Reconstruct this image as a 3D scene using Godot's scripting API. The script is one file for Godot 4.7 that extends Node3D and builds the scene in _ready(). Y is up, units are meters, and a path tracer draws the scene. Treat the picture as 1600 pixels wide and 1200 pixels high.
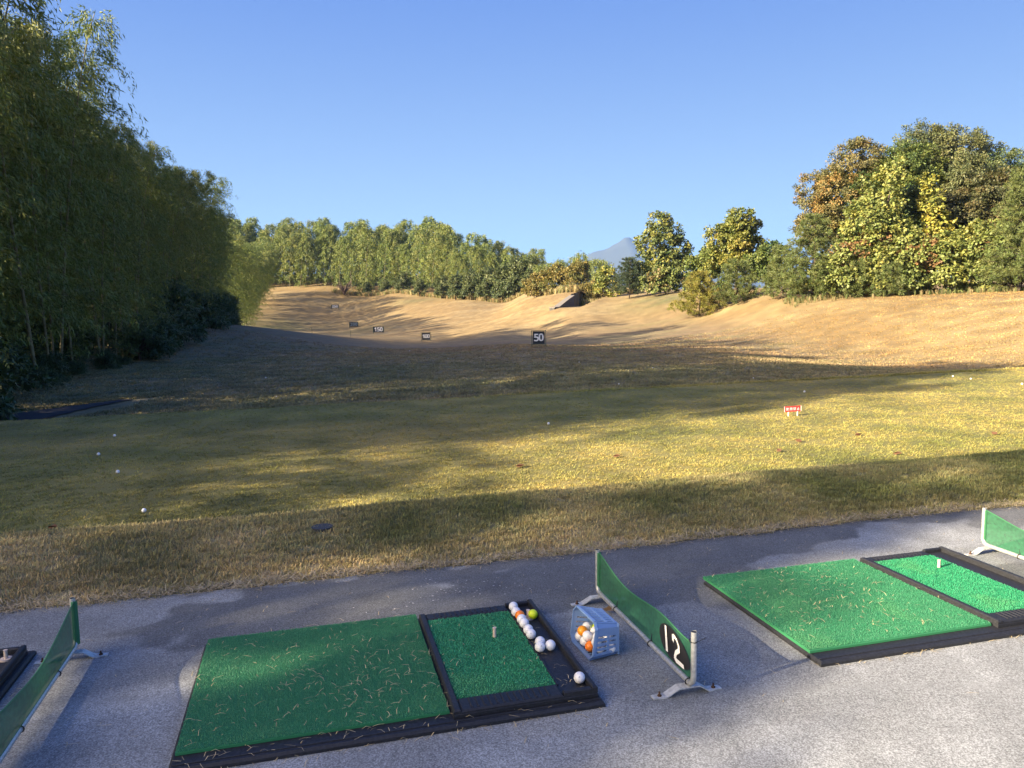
extends Node3D
# A golf practice range on an autumn afternoon: tee mats on a concrete pad, mown field, bamboo groves and mixed trees.
# x right, y up, -z away from the tee. The row of tees is turned by TURN against the x axis: (u, v) run along and across it.

const EYE := 1.456
const FOCAL := 1204.0
const PITCH := 0.1096
const ROLL := -0.0171
const TURN := 0.2568
const CA := 0.9672
const SA := 0.2540

var rng := RandomNumberGenerator.new()
var noise := FastNoiseLite.new()
var noise2 := FastNoiseLite.new()
var mats := {}
var used := {}

# ------------------------------------------------------------------ light and camera
func setup() -> void:
	var cam := Camera3D.new()
	cam.name = "camera"
	cam.fov = rad_to_deg(2.0 * atan(600.0 / FOCAL))
	cam.near = 0.05
	cam.far = 20000.0
	cam.transform = Transform3D(Basis(Vector3.RIGHT, -PITCH) * Basis(Vector3.BACK, ROLL), Vector3(0, EYE, 0))
	cam.current = true
	add_child(cam)
	var sky_mat := ProceduralSkyMaterial.new()
	sky_mat.sky_top_color = Color(0.112, 0.224, 0.445)
	sky_mat.sky_horizon_color = Color(0.415, 0.494, 0.538)
	sky_mat.sky_curve = 0.171
	sky_mat.ground_bottom_color = Color(0.25, 0.22, 0.17)
	sky_mat.ground_horizon_color = Color(0.5, 0.58, 0.62)
	# unseen sky glow round the low sun, added and widened to lift the shade
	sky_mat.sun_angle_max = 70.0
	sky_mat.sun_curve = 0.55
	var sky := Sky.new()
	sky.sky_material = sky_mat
	var env := Environment.new()
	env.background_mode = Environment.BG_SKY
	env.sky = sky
	env.tonemap_mode = Environment.TONE_MAPPER_LINEAR
	env.tonemap_exposure = 4.4
	env.sdfgi_enabled = true
	env.ssao_enabled = true
	env.ssil_enabled = true
	env.fog_enabled = true
	env.fog_density = 0.00008
	env.fog_light_color = Color(0.5, 0.7, 1.0)
	var we := WorldEnvironment.new()
	we.name = "world_environment"
	we.environment = env
	add_child(we)
	var sun := DirectionalLight3D.new()
	sun.name = "sun"
	sun.light_color = Color(1.0, 0.91, 0.77)
	sun.light_energy = 1.6
	sun.light_angular_distance = 0.5
	sun.shadow_enabled = true
	add_child(sun)
	var az := deg_to_rad(62.0)
	var el := deg_to_rad(21.5)
	var towards := Vector3(sin(az) * cos(el), -sin(el), -cos(az) * cos(el))
	sun.look_at_from_position(Vector3.ZERO, towards, Vector3.UP)

# ------------------------------------------------------------------ small helpers
func bay(u: float, v: float, y := 0.0) -> Vector3:
	return Vector3(CA * u - SA * v, y, -SA * u - CA * v)

func pix(px: float, py: float, depth: float) -> Vector3:
	var d := Basis(Vector3.RIGHT, -PITCH) * (Basis(Vector3.BACK, ROLL) * Vector3((px - 800.0) / FOCAL, -(py - 600.0) / FOCAL, -1.0))
	return Vector3(0, EYE, 0) + d * (depth / -d.z)

func numbered(called: String) -> String:
	var n: int = used.get(called, 0)
	used[called] = n + 1
	return called if n == 0 else "%s_%03d" % [called, n]

func tag(o: Node, label := "", category := "", group := "", kind := "") -> void:
	if label: o.set_meta("label", label)
	if category: o.set_meta("category", category)
	if group: o.set_meta("group", group)
	if kind: o.set_meta("kind", kind)

func base(called: String, at: Vector3, turn := 0.0) -> Node3D:
	var o := Node3D.new()
	o.name = numbered(called)
	add_child(o)
	o.position = at
	o.rotation.y = turn
	return o

func part(called: String, mesh: Mesh, mat: Material, parent: Node, at := Vector3.ZERO) -> MeshInstance3D:
	var o := MeshInstance3D.new()
	o.name = called if parent != self else numbered(called)
	o.mesh = mesh
	o.material_override = mat
	o.position = at
	parent.add_child(o, true)
	return o

func copy(o: Node3D) -> Node3D:
	var c: Node3D = o.duplicate()
	c.name = numbered(String(o.name).split("_0")[0])
	add_child(c)
	return c

func std(name: String, c: Color, rough := 0.8, metal := 0.0) -> StandardMaterial3D:
	var m := StandardMaterial3D.new()
	m.resource_name = name
	m.albedo_color = c.linear_to_srgb()
	m.roughness = rough
	m.metallic = metal
	mats[name] = m
	return m

func tex(freq: float, lo: float, hi: float, size := 512, seed_ := 1, oct := 4, as_normal := false, bump := 4.0, kind := FastNoiseLite.TYPE_SIMPLEX_SMOOTH) -> NoiseTexture2D:
	var n := FastNoiseLite.new()
	n.noise_type = kind
	n.seed = seed_
	n.frequency = freq
	n.fractal_octaves = oct
	var t := NoiseTexture2D.new()
	t.width = size
	t.height = size
	t.seamless = true
	t.noise = n
	t.as_normal_map = as_normal
	t.bump_strength = bump
	if not as_normal:
		var g := Gradient.new()
		g.set_color(0, Color(lo, lo, lo))
		g.set_color(1, Color(hi, hi, hi))
		t.color_ramp = g
	return t

func tri(m: StandardMaterial3D, t: Texture2D, scale: float, world := true) -> void:
	m.albedo_texture = t
	m.uv1_triplanar = true
	m.uv1_world_triplanar = world
	m.uv1_scale = Vector3.ONE * scale

func build_materials() -> void:
	var m := std("ground", Color(1, 1, 1), 1.0)
	m.vertex_color_use_as_albedo = true
	tri(m, tex(0.09, 0.6, 1.0, 1024, 3, 5), 0.6)
	m.normal_enabled = true
	m.normal_texture = tex(0.12, 0, 1, 1024, 4, 4, true, 6.0)
	m.normal_scale = 0.35
	m = std("concrete", Color(1, 1, 1), 0.9)
	m.vertex_color_use_as_albedo = true
	tri(m, tex(0.3, 0.42, 1.0, 1024, 7, 3, false, 0.0, FastNoiseLite.TYPE_VALUE), 0.9)
	m.normal_enabled = true
	m.normal_texture = tex(0.3, 0, 1, 1024, 8, 2, true, 1.0)
	m.normal_scale = 0.1
	m = std("wall_concrete", Color(0.16, 0.155, 0.15), 0.95)
	tri(m, tex(0.02, 0.6, 1.0, 512, 9, 5), 0.3)
	m = std("grass", Color(1, 1, 1), 0.75)
	m.vertex_color_use_as_albedo = true
	m.backlight_enabled = true
	m.backlight = Color(0.5, 0.5, 0.35)
	m = std("straw", Color(1, 1, 1), 0.8)
	m.vertex_color_use_as_albedo = true
	m = std("leaf", Color(1, 1, 1), 0.6)
	m.vertex_color_use_as_albedo = true
	m.backlight_enabled = true
	m.backlight = Color(0.6, 0.62, 0.35)
	m = std("bark", Color(0.09, 0.07, 0.05), 0.95)
	tri(m, tex(0.03, 0.5, 1.0, 256, 11, 4), 1.5, false)
	m = std("culm", Color(0.22, 0.2, 0.09), 0.6)
	tri(m, tex(0.02, 0.6, 1.0, 256, 12, 3), 0.8, false)
	m = std("turf_fibre", Color(1, 1, 1), 0.55)
	m.vertex_color_use_as_albedo = true
	m = std("turf_back", Color(0.016, 0.15, 0.06), 0.9)
	m = std("rubber", Color(0.022, 0.025, 0.034), 0.62)
	tri(m, tex(0.05, 0.45, 1.0, 512, 14, 5), 2.5)
	m.normal_enabled = true
	m.normal_texture = tex(0.15, 0, 1, 512, 15, 3, true, 1.5)
	m.normal_scale = 0.3
	m = std("steel", Color(0.62, 0.64, 0.64), 0.42, 0.55)
	tri(m, tex(0.03, 0.75, 1.0, 256, 16, 4), 6.0, false)
	m = std("foot_paint", Color(0.62, 0.64, 0.63), 0.5, 0.2)
	tri(m, tex(0.04, 0.7, 1.0, 256, 17, 4), 5.0, false)
	m = std("rust", Color(0.07, 0.035, 0.02), 0.9)
	m = std("net", Color(0.022, 0.15, 0.07), 0.75)
	tri(m, tex(0.05, 0.75, 1.0, 256, 18, 3), 3.0, false)
	m.transparency = BaseMaterial3D.TRANSPARENCY_ALPHA
	m.albedo_color.a = 0.82
	m.backlight_enabled = true
	m.backlight = Color(0.4, 0.5, 0.35)
	m = std("hem", Color(0.03, 0.15, 0.065), 0.75)
	m = std("black", Color(0.012, 0.012, 0.014), 0.6)
	m = std("white_paint", Color(0.8, 0.8, 0.78), 0.6)
	m = std("basket", Color(0.19, 0.31, 0.54), 0.45)
	m = std("ball_white", Color(0.8, 0.8, 0.8), 0.28)
	m.clearcoat_enabled = true
	m.clearcoat = 0.4
	m = std("ball_orange", Color(0.9, 0.22, 0.015), 0.3)
	m = std("ball_amber", Color(0.9, 0.33, 0.01), 0.3)
	m = std("ball_yellow", Color(0.66, 0.80, 0.02), 0.3)
	m = std("tee", Color(0.62, 0.5, 0.4), 0.6)
	m = std("sign_board", Color(0.012, 0.018, 0.024), 0.6)
	m = std("sign_post", Color(0.02, 0.06, 0.045), 0.6)
	m = std("sign_dim", Color(0.2, 0.26, 0.32), 0.6)
	m = std("red", Color(0.5, 0.03, 0.03), 0.5)
	m = std("dead_leaf", Color(0.12, 0.06, 0.03), 0.9)
	m = std("iron", Color(0.03, 0.032, 0.035), 0.7)
	m = std("mountain", Color(0.05, 0.06, 0.05), 1.0)
	m = std("asphalt", Color(0.035, 0.038, 0.045), 0.8)
	tri(m, tex(0.1, 0.5, 1.0, 512, 19, 5), 0.5)
	m = std("kerb", Color(0.2, 0.185, 0.16), 0.9)

# ------------------------------------------------------------------ mesh helpers
class Geo:
	var v := PackedVector3Array()
	var n := PackedVector3Array()
	var c := PackedColorArray()
	var i := PackedInt32Array()
	func leaf(p: Vector3, d: Vector3, s: Vector3, len: float, wid: float, col: Color) -> void:
		var k := v.size()
		var m := p + d * (len * 0.42)
		var h := s * (wid * 0.5)
		var nn := d.cross(s).normalized()
		if nn.y < 0.0:
			nn = -nn
			h = -h
		v.append(p); v.append(m + h); v.append(p + d * len); v.append(m - h)
		for q in 4:
			n.append(nn); c.append(col)
		i.append(k); i.append(k + 1); i.append(k + 2); i.append(k); i.append(k + 2); i.append(k + 3)
	func quad(a: Vector3, b: Vector3, cc: Vector3, d: Vector3, col := Color.WHITE) -> void:
		# a b c d run clockwise seen from the front
		var k := v.size()
		var nn := (cc - a).cross(b - a).normalized()
		v.append(a); v.append(b); v.append(cc); v.append(d)
		for q in 4:
			n.append(nn); c.append(col)
		i.append(k); i.append(k + 1); i.append(k + 2); i.append(k); i.append(k + 2); i.append(k + 3)
	func box8(p: Array, col := Color.WHITE) -> void:
		# p: 0-3 bottom ring, 4-7 top ring, both counter-clockwise from above
		quad(p[4], p[7], p[6], p[5], col); quad(p[0], p[1], p[2], p[3], col)
		for a in 4:
			var b := (a + 1) % 4
			quad(p[a], p[a + 4], p[b + 4], p[b], col)
	func box(lo: Vector3, hi: Vector3, col := Color.WHITE, bevel := 0.0) -> void:
		var b := bevel
		if b <= 0.0:
			box8([Vector3(lo.x, lo.y, hi.z), Vector3(hi.x, lo.y, hi.z), Vector3(hi.x, lo.y, lo.z), Vector3(lo.x, lo.y, lo.z), Vector3(lo.x, hi.y, hi.z), Vector3(hi.x, hi.y, hi.z), Vector3(hi.x, hi.y, lo.z), Vector3(lo.x, hi.y, lo.z)], col)
			return
		var r := [Vector3(lo.x, lo.y, hi.z), Vector3(hi.x, lo.y, hi.z), Vector3(hi.x, lo.y, lo.z), Vector3(lo.x, lo.y, lo.z)]
		var m := []
		for q in r: m.append(Vector3(q.x, hi.y - b, q.z))
		var t := [Vector3(lo.x + b, hi.y, hi.z - b), Vector3(hi.x - b, hi.y, hi.z - b), Vector3(hi.x - b, hi.y, lo.z + b), Vector3(lo.x + b, hi.y, lo.z + b)]
		quad(t[0], t[3], t[2], t[1], col); quad(r[0], r[1], r[2], r[3], col)
		for a in 4:
			var e := (a + 1) % 4
			quad(r[a], m[a], m[e], r[e], col)
			quad(m[a], t[a], t[e], m[e], col)
	func bar(a: Vector3, b: Vector3, side: Vector3, w: float, h: float, col := Color.WHITE) -> void:
		var d := (b - a).normalized()
		var s := (side - d * side.dot(d)).normalized()
		var u := s.cross(d).normalized()
		if u.length() < 0.5: return
		var hs := s * (w * 0.5)
		var hu := u * (h * 0.5)
		box8([a + hs - hu, b + hs - hu, b - hs - hu, a - hs - hu, a + hs + hu, b + hs + hu, b - hs + hu, a - hs + hu], col)
	func tube(pts: Array, rads, sides := 8, caps := true, col := Color.WHITE) -> void:
		var rings := []
		var up := Vector3(0.31, 0.2, 0.93).normalized()
		for q in pts.size():
			var d: Vector3 = (pts[min(q + 1, pts.size() - 1)] - pts[max(q - 1, 0)]).normalized()
			var s := (up - d * up.dot(d))
			if s.length() < 0.05: s = Vector3.RIGHT - d * d.x
			s = s.normalized()
			up = s
			var t := d.cross(s)
			var r: float = rads[q] if rads is Array else rads
			var k := v.size()
			rings.append(k)
			for a in sides:
				var g := TAU * a / sides
				var o := s * cos(g) + t * sin(g)
				v.append(pts[q] + o * r); n.append(o); c.append(col)
		for q in pts.size() - 1:
			for a in sides:
				var b := (a + 1) % sides
				var k0: int = rings[q]
				var k1: int = rings[q + 1]
				i.append_array([k0 + a, k1 + a, k1 + b, k0 + a, k1 + b, k0 + b])
		if caps:
			for e in [0, pts.size() - 1]:
				var k := v.size()
				var d: Vector3 = (pts[0] - pts[1]).normalized() if e == 0 else (pts[e] - pts[e - 1]).normalized()
				var first: int = rings[e]
				for a in sides:
					v.append(v[first + a]); n.append(d); c.append(col)
				for a in sides - 2:
					if e == 0: i.append_array([k, k + a + 1, k + a + 2])
					else: i.append_array([k, k + a + 2, k + a + 1])
	func mesh() -> ArrayMesh:
		var a := []
		a.resize(Mesh.ARRAY_MAX)
		a[Mesh.ARRAY_VERTEX] = v
		a[Mesh.ARRAY_NORMAL] = n
		a[Mesh.ARRAY_COLOR] = c
		a[Mesh.ARRAY_INDEX] = i
		var m := ArrayMesh.new()
		m.add_surface_from_arrays(Mesh.PRIMITIVE_TRIANGLES, a)
		return m

func rv() -> Vector3:
	return Vector3(rng.randfn(), rng.randfn(), rng.randfn()).normalized()

func jit(c: Color, amount: float) -> Color:
	var k := 1.0 + rng.randf_range(-amount, amount)
	return Color(c.r * k * (1.0 + rng.randf_range(-0.12, 0.12)), c.g * k, c.b * k)

func multi(called: String, mesh: Mesh, mat: Material, xf: Array, cols: Array, parent: Node) -> MultiMeshInstance3D:
	var mm := MultiMesh.new()
	mm.transform_format = MultiMesh.TRANSFORM_3D
	mm.use_colors = true
	mm.mesh = mesh
	mm.instance_count = xf.size()
	for k in xf.size():
		mm.set_instance_transform(k, xf[k])
		mm.set_instance_color(k, cols[k])
	var o := MultiMeshInstance3D.new()
	o.name = called if parent != self else numbered(called)
	o.multimesh = mm
	o.material_override = mat
	parent.add_child(o, true)
	o.set_meta("kind", "stuff")
	return o

# ------------------------------------------------------------------ the lie of the land
# Heights of the field read off the photograph at known distances (x, height, z), joined by a thin-plate surface.
var spots := [
	[-12.1, -1.25, -18.0], [-13.6, -1.0, -24.0], [-16.9, -1.15, -37.0], [-22.0, -0.25, -62.0], [-16.8, -1.05, -55.0], [-9.0, -1.15, -22.0],
	[0.0, -1.0, -20.0], [8.0, -1.0, -22.5], [15.0, -1.0, -24.0], [20.0, -0.95, -25.0], [18.7, -1.5, -29.0], [17.0, -1.46, -41.0], [1.6, -1.35, -45.7], [0.0, -1.2, -32.0], [-8.0, -1.35, -38.0], [10.0, -1.3, -38.0],
	[13.0, -1.5, -60.0], [0.0, -2.1, -64.0], [-9.0, -2.15, -60.0], [-7.0, -2.75, -76.0], [-10.0, -3.29, -91.0], [3.0, -2.3, -85.0], [12.0, -1.35, -82.0], [29.8, 1.35, -60.0], [31.8, 1.2, -48.0], [23.9, 1.65, -72.0],
	[18.1, -0.45, -75.0], [34.0, 1.2, -36.0], [25.0, -0.3, -32.0], [24.5, 0.1, -45.0], [45.0, 1.6, -50.0], [62.0, 2.0, -62.0], [40.0, 1.5, -70.0], [21.9, 1.9, -105.0], [10.3, 1.95, -122.0], [5.6, 0.3, -112.0], [33.0, 2.1, -95.0],
	[-23.6, -4.18, -137.0], [-37.2, -4.61, -183.0], [-52.0, -0.6, -229.0], [-66.0, 6.9, -270.0], [-17.7, 1.9, -220.0], [-12.0, -1.6, -155.0], [2.0, 1.2, -150.0], [-30.0, -1.2, -200.0], [-36.0, 3.5, -240.0], [-36.0, -4.2, -140.0],
	[-60.0, -3.6, -175.0], [-85.0, 3.0, -240.0], [-45.0, -2.6, -110.0], [-40.0, 0.2, -70.0], [0.0, 3.0, -260.0], [30.0, 2.2, -150.0], [90.0, 3.5, -120.0], [100.0, 4.0, -300.0],
	[-150.0, 7.0, -200.0], [-60.0, 0.0, -60.0], [-40.0, -0.6, -30.0], [-30.0, -0.5, 0.0], [-30.0, -0.4, 25.0], [30.0, -0.3, 0.0], [40.0, 0.2, 25.0], [-60.0, 13.0, -320.0], [-130.0, 13.0, -310.0], [0.0, 7.0, -320.0]]
var tps_w := PackedFloat64Array()
var tps_s := PackedFloat64Array()
var tps_t := PackedFloat64Array()

func asinh_(a: float) -> float:
	return log(a + sqrt(a * a + 1.0)) if a >= 0.0 else -log(-a + sqrt(a * a + 1.0))

func solve_land() -> void:
	var n := spots.size()
	for s in spots:
		tps_s.append(asinh_(s[0] / 10.0))
		tps_t.append(asinh_(s[2] / 10.0))
	var m := n + 3
	var a := []
	for r in m:
		var row := PackedFloat64Array()
		row.resize(m + 1)
		a.append(row)
	for r in n:
		for c in n:
			var q := (tps_s[r] - tps_s[c]) ** 2 + (tps_t[r] - tps_t[c]) ** 2
			a[r][c] = 0.5 * q * log(q) if q > 1e-12 else 0.002
		a[r][n] = 1.0; a[r][n + 1] = tps_s[r]; a[r][n + 2] = tps_t[r]
		a[n][r] = 1.0; a[n + 1][r] = tps_s[r]; a[n + 2][r] = tps_t[r]
		a[r][m] = spots[r][1]
	for k in m:
		var best := k
		for r in range(k, m):
			if absf(a[r][k]) > absf(a[best][k]): best = r
		var sw: PackedFloat64Array = a[k]
		a[k] = a[best]; a[best] = sw
		for r in range(k + 1, m):
			var f: float = a[r][k] / a[k][k]
			if f != 0.0:
				for c in range(k, m + 1):
					a[r][c] -= f * a[k][c]
	tps_w.resize(m)
	for k in range(m - 1, -1, -1):
		var s: float = a[k][m]
		for c in range(k + 1, m):
			s -= a[k][c] * tps_w[c]
		tps_w[k] = s / a[k][k]

func field(x: float, z: float) -> float:
	x = clampf(x, -170.0, 120.0)
	z = clampf(z, -330.0, 30.0)
	var s := asinh_(x / 10.0)
	var t := asinh_(z / 10.0)
	var n := tps_s.size()
	var h := tps_w[n] + tps_w[n + 1] * s + tps_w[n + 2] * t
	for k in n:
		var ds := s - tps_s[k]
		var dt := t - tps_t[k]
		var q := ds * ds + dt * dt
		if q > 1e-12:
			h += tps_w[k] * 0.5 * q * log(q)
	return h

const NEAR_V := [-99.0, 3.86, 4.12, 4.6, 5.05, 5.35, 5.8, 6.7, 15.6, 99.0]
const NEAR_H := [-0.07, -0.07, 0.0, 0.045, 0.055, 0.03, -0.14, -0.43, -0.60, -0.72]

func near_land(v: float) -> float:
	for k in NEAR_V.size() - 1:
		if v < NEAR_V[k + 1]:
			var a: float = (v - NEAR_V[k]) / (NEAR_V[k + 1] - NEAR_V[k])
			if k > 0: a = lerpf(a, smoothstep(0.0, 1.0, a), 0.6)
			return lerpf(NEAR_H[k], NEAR_H[k + 1], a)
	return NEAR_H[-1]

func edge_v(u: float) -> float:
	return 4.06 + 0.035 * noise.get_noise_2d(u * 60.0, 5.0) + 0.05 * noise.get_noise_2d(u * 14.0, 90.0)

func land(x: float, z: float) -> float:
	var v := -SA * x - CA * z
	var u := CA * x - SA * z
	var w := smoothstep(15.7, 18.4, v)
	var h := 0.0
	if w < 1.0:
		h = near_land(v - (edge_v(u) - 4.06) * smoothstep(5.5, 4.3, v)) if v < 6.0 else near_land(v)
		if v > 4.4: h += 0.018 * noise.get_noise_2d(x * 9.0, z * 9.0)
	if w > 0.0:
		var f := field(x, z)
		f += 0.03 * noise.get_noise_2d(x * 2.0, z * 2.0)
		# level cutting through the ridge, held by a concrete wall on its left
		if z < -103.0 and z > -135.0 and x > 0.0 and x < 25.0:
			var wall_x := 5.4 + 0.247 * (-z - 105.0)
			var right := wall_x + 4.2 + (f - 0.15) * 1.2
			if x > wall_x - 0.2 and x < right:
				f = minf(f, maxf(0.15, 0.15 + (x - wall_x - 4.2) / 1.2))
		h = lerpf(h, f, w)
	return h

const STRAWY := Color(0.46, 0.375, 0.205)
const GREENY := Color(0.215, 0.235, 0.085)
const BROWN := Color(0.29, 0.21, 0.11)
const RUSSET := Color(0.34, 0.235, 0.092)

func land_colour(x: float, z: float) -> Color:
	var v := -SA * x - CA * z
	var d := -z
	var n1 := noise.get_noise_2d(x * 3.0, z * 3.0)
	var n2 := noise2.get_noise_2d(x * 12.0, z * 12.0)
	var c: Color
	if v < 5.6:
		c = GREENY.lerp(STRAWY, clampf(0.30 + 0.9 * n1 + 0.7 * n2 + 0.35 * smoothstep(4.6, 4.1, v), 0.0, 1.0))
	elif v < 16.8:
		c = Color(0.25, 0.262, 0.07).lerp(Color(0.40, 0.325, 0.10), clampf(0.35 + 0.8 * n1 + 0.5 * n2 + 0.02 * x, 0.0, 1.0))
	else:
		var olive := Color(0.235, 0.23, 0.105).lerp(Color(0.33, 0.27, 0.14), clampf(0.4 + 0.9 * n1 + 0.4 * n2, 0.0, 1.0))
		var streak := noise2.get_noise_2d(x * 1.3, z * 4.5)
		c = olive.lerp(BROWN, clampf(smoothstep(24.0, 52.0, d + 0.6 * x) * (0.75 + 1.2 * streak), 0.0, 1.0))
		var far := RUSSET.lerp(Color(0.44, 0.335, 0.155), clampf(0.28 + 1.3 * noise.get_noise_2d(x * 0.9, z * 1.6) + 0.9 * noise2.get_noise_2d(x * 5.0, z * 7.0), 0.0, 1.0))
		var bank := smoothstep(14.0, 20.0, x) * smoothstep(24.0, 36.0, d)
		c = c.lerp(far, maxf(bank, smoothstep(58.0, 95.0, d)))
		# greener patches on the far slopes
		for g in [[19.0, -97.0, 5.0, 9.0, 0.8], [-60.0, -180.0, 14.0, 18.0, 0.85], [-33.0, -150.0, 9.0, 20.0, 0.5], [-27.0, -222.0, 7.0, 9.0, 0.5]]:
			var q: float = ((x - g[0]) / g[2]) ** 2 + ((z - g[1]) / g[3]) ** 2
			c = c.lerp(Color(0.13, 0.16, 0.05), g[4] * exp(-q) * clampf(1.0 + n1 * 1.5, 0.0, 1.0))
	return c * (0.9 + 0.35 * n2)

func grove_x(d: float) -> float:
	# x of the bamboo grove's front edge at distance d
	var ds := [0.0, 10.0, 18.0, 24.0, 37.0, 48.0, 62.0, 95.0, 140.0, 200.0, 240.0, 300.0]
	var xs := [-17.0, -16.0, -13.4, -14.2, -17.4, -20.0, -23.0, -35.5, -50.0, -66.0, -76.0, -92.0]
	for k in ds.size() - 1:
		if d < ds[k + 1]:
			return lerpf(xs[k], xs[k + 1], (d - ds[k]) / (ds[k + 1] - ds[k]))
	return -95.0

func build_land() -> void:
	var xs := []
	var zs := []
	var x := 0.0
	var right := []
	while x < 120.0:
		right.append(x)
		x += maxf(0.16, 0.028 * x)
	right.append_array([150.0, 220.0, 400.0, 900.0, 2500.0, 6000.0, 12000.0])
	for k in range(right.size() - 1, 0, -1): xs.append(-right[k])
	xs.append_array(right)
	var z := 0.0
	zs = [9000.0, 3000.0, 800.0, 200.0, 80.0, 40.0, 25.0, 15.0, 8.0, 3.0, 0.0]
	z = -2.0
	while z > -330.0:
		zs.append(z)
		z -= 0.14 if z > -8.0 else maxf(0.14, 0.016 * -z)
	zs.append_array([-340.0, -380.0, -500.0, -900.0, -2500.0, -6000.0, -12000.0])
	var g := Geo.new()
	for zz in zs:
		for xx in xs:
			g.v.append(Vector3(xx, land(xx, zz), zz))
			g.c.append(land_colour(xx, zz))
	var w: int = xs.size()
	g.n.resize(g.v.size())
	for r in zs.size():
		for q in w:
			var l := g.v[r * w + maxi(q - 1, 0)]
			var rr := g.v[r * w + mini(q + 1, w - 1)]
			var f := g.v[mini(r + 1, zs.size() - 1) * w + q]
			var b := g.v[maxi(r - 1, 0) * w + q]
			g.n[r * w + q] = (rr - l).cross(f - b).normalized()
	for r in zs.size() - 1:
		for q in w - 1:
			var k := r * w + q
			g.i.append_array([k, k + w, k + w + 1, k, k + w + 1, k + 1])
	var o := part("ground", g.mesh(), mats.ground, self)
	tag(o, "mown dormant grass field sloping away from the tee pad", "", "", "structure")

func build_pad() -> void:
	var g := Geo.new()
	var us := []
	var u := -9.0
	while u <= 10.0:
		us.append(u)
		u += 0.03 if u > -3.2 and u < 4.6 else 0.4
	var rows := []
	var k := 0.0
	while k <= 1.0001:
		rows.append(k)
		k += 1.0 / 200.0
	for r in rows:
		for uu in us:
			var ev := edge_v(uu) + 0.02
			var v := lerpf(-4.0, ev, 1.0 - pow(maxf(0.0, 1.0 - r), 1.6))
			g.v.append(bay(uu, v, 0.0))
			g.n.append(Vector3.UP)
			var a := noise.get_noise_2d(uu * 16.0, v * 16.0)
			var b := noise2.get_noise_2d(uu * 40.0 + 50.0, v * 40.0)
			var c := Color(0.455, 0.49, 0.505) * (1.0 + 0.12 * a + 0.22 * b)
			# dark damp staining and old bitumen towards the grass, in patches with edges of their own
			var fine := noise.get_noise_2d(uu * 75.0 + 40.0, v * 75.0)
			var m := smoothstep(-0.02, 0.04, noise.get_noise_2d(uu * 12.0 + 300.0, v * 20.0) + 0.5 * (v - 3.52) + 0.16 * fine)
			var s := smoothstep(0.06, 0.10, noise2.get_noise_2d(uu * 8.0 + 77.0, v * 14.0) + 0.2 * (v - 3.3) + 0.22 * fine)
			c = c.lerp(Color(0.13, 0.14, 0.148), (0.7 + 0.3 * b) * m)
			c = c.lerp(Color(0.24, 0.255, 0.262), 0.3 * s)
			if b > 0.3: c = c * 1.1
			g.c.append(c)
	var w := us.size()
	for r in rows.size() - 1:
		for q in w - 1:
			var e := r * w + q
			g.i.append_array([e, e + w, e + w + 1, e, e + w + 1, e + 1])
	# the slab's front face
	var last: int = (rows.size() - 1) * w
	for q in w - 1:
		var p0: Vector3 = g.v[last + q]
		var p1: Vector3 = g.v[last + q + 1]
		g.quad(p1, p0, p0 + Vector3.DOWN * 0.12, p1 + Vector3.DOWN * 0.12, Color(0.2, 0.2, 0.19))
	var o := part("concrete_pavement", g.mesh(), mats.concrete, self)
	tag(o, "stained grey concrete tee pavement", "", "", "structure")

# ------------------------------------------------------------------ grass
func tuft(blades: int, h: float, spread: float, wid: float, lie: float) -> ArrayMesh:
	var g := Geo.new()
	for k in blades:
		var a := rng.randf() * TAU
		var d := Vector3(cos(a), 0, sin(a))
		var s := Vector3(-sin(a), 0, cos(a)).rotated(Vector3.UP, rng.randf_range(-0.8, 0.8))
		var p := d * rng.randf() * spread
		var hh := h * rng.randf_range(0.55, 1.2)
		var out := hh * rng.randf_range(0.15, lie)
		var q := p + d * out * 0.4 + Vector3.UP * hh * 0.6
		var e := p + d * out * 1.2 + Vector3.UP * hh * rng.randf_range(0.7, 1.0)
		var t := rng.randf_range(0.65, 1.35)
		var col := Color(t, t * rng.randf_range(0.9, 1.08), t * rng.randf_range(0.75, 1.1))
		var k0 := g.v.size()
		var nn := s.cross(q - p).normalized()
		if nn.y < 0.0:
			nn = -nn
			s = -s
		for vv in [p - s * wid * 0.5, p + s * wid * 0.5, q + s * wid * 0.4, q - s * wid * 0.4, e]:
			g.v.append(vv); g.n.append(nn); g.c.append(col)
		g.i.append_array([k0, k0 + 2, k0 + 1, k0, k0 + 3, k0 + 2, k0 + 3, k0 + 4, k0 + 2])
	return g.mesh()

func grass_patch(called: String, mesh: Mesh, count: int, pick: Callable, size: Vector2, label: String) -> void:
	var xf := []
	var cols := []
	for k in count:
		var p: Vector2 = pick.call()
		var y := land(p.x, p.y)
		var s := rng.randf_range(size.x, size.y)
		var b := Basis(Vector3.UP, rng.randf() * TAU).scaled(Vector3(s, s * rng.randf_range(0.8, 1.2), s))
		xf.append(Transform3D(b, Vector3(p.x, y - 0.004, p.y)))
		cols.append(jit(land_colour(p.x, p.y) * 1.12, 0.28))
	var o := multi(called, mesh, mats.grass, xf, cols, self)
	tag(o, label, "grass")

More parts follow.
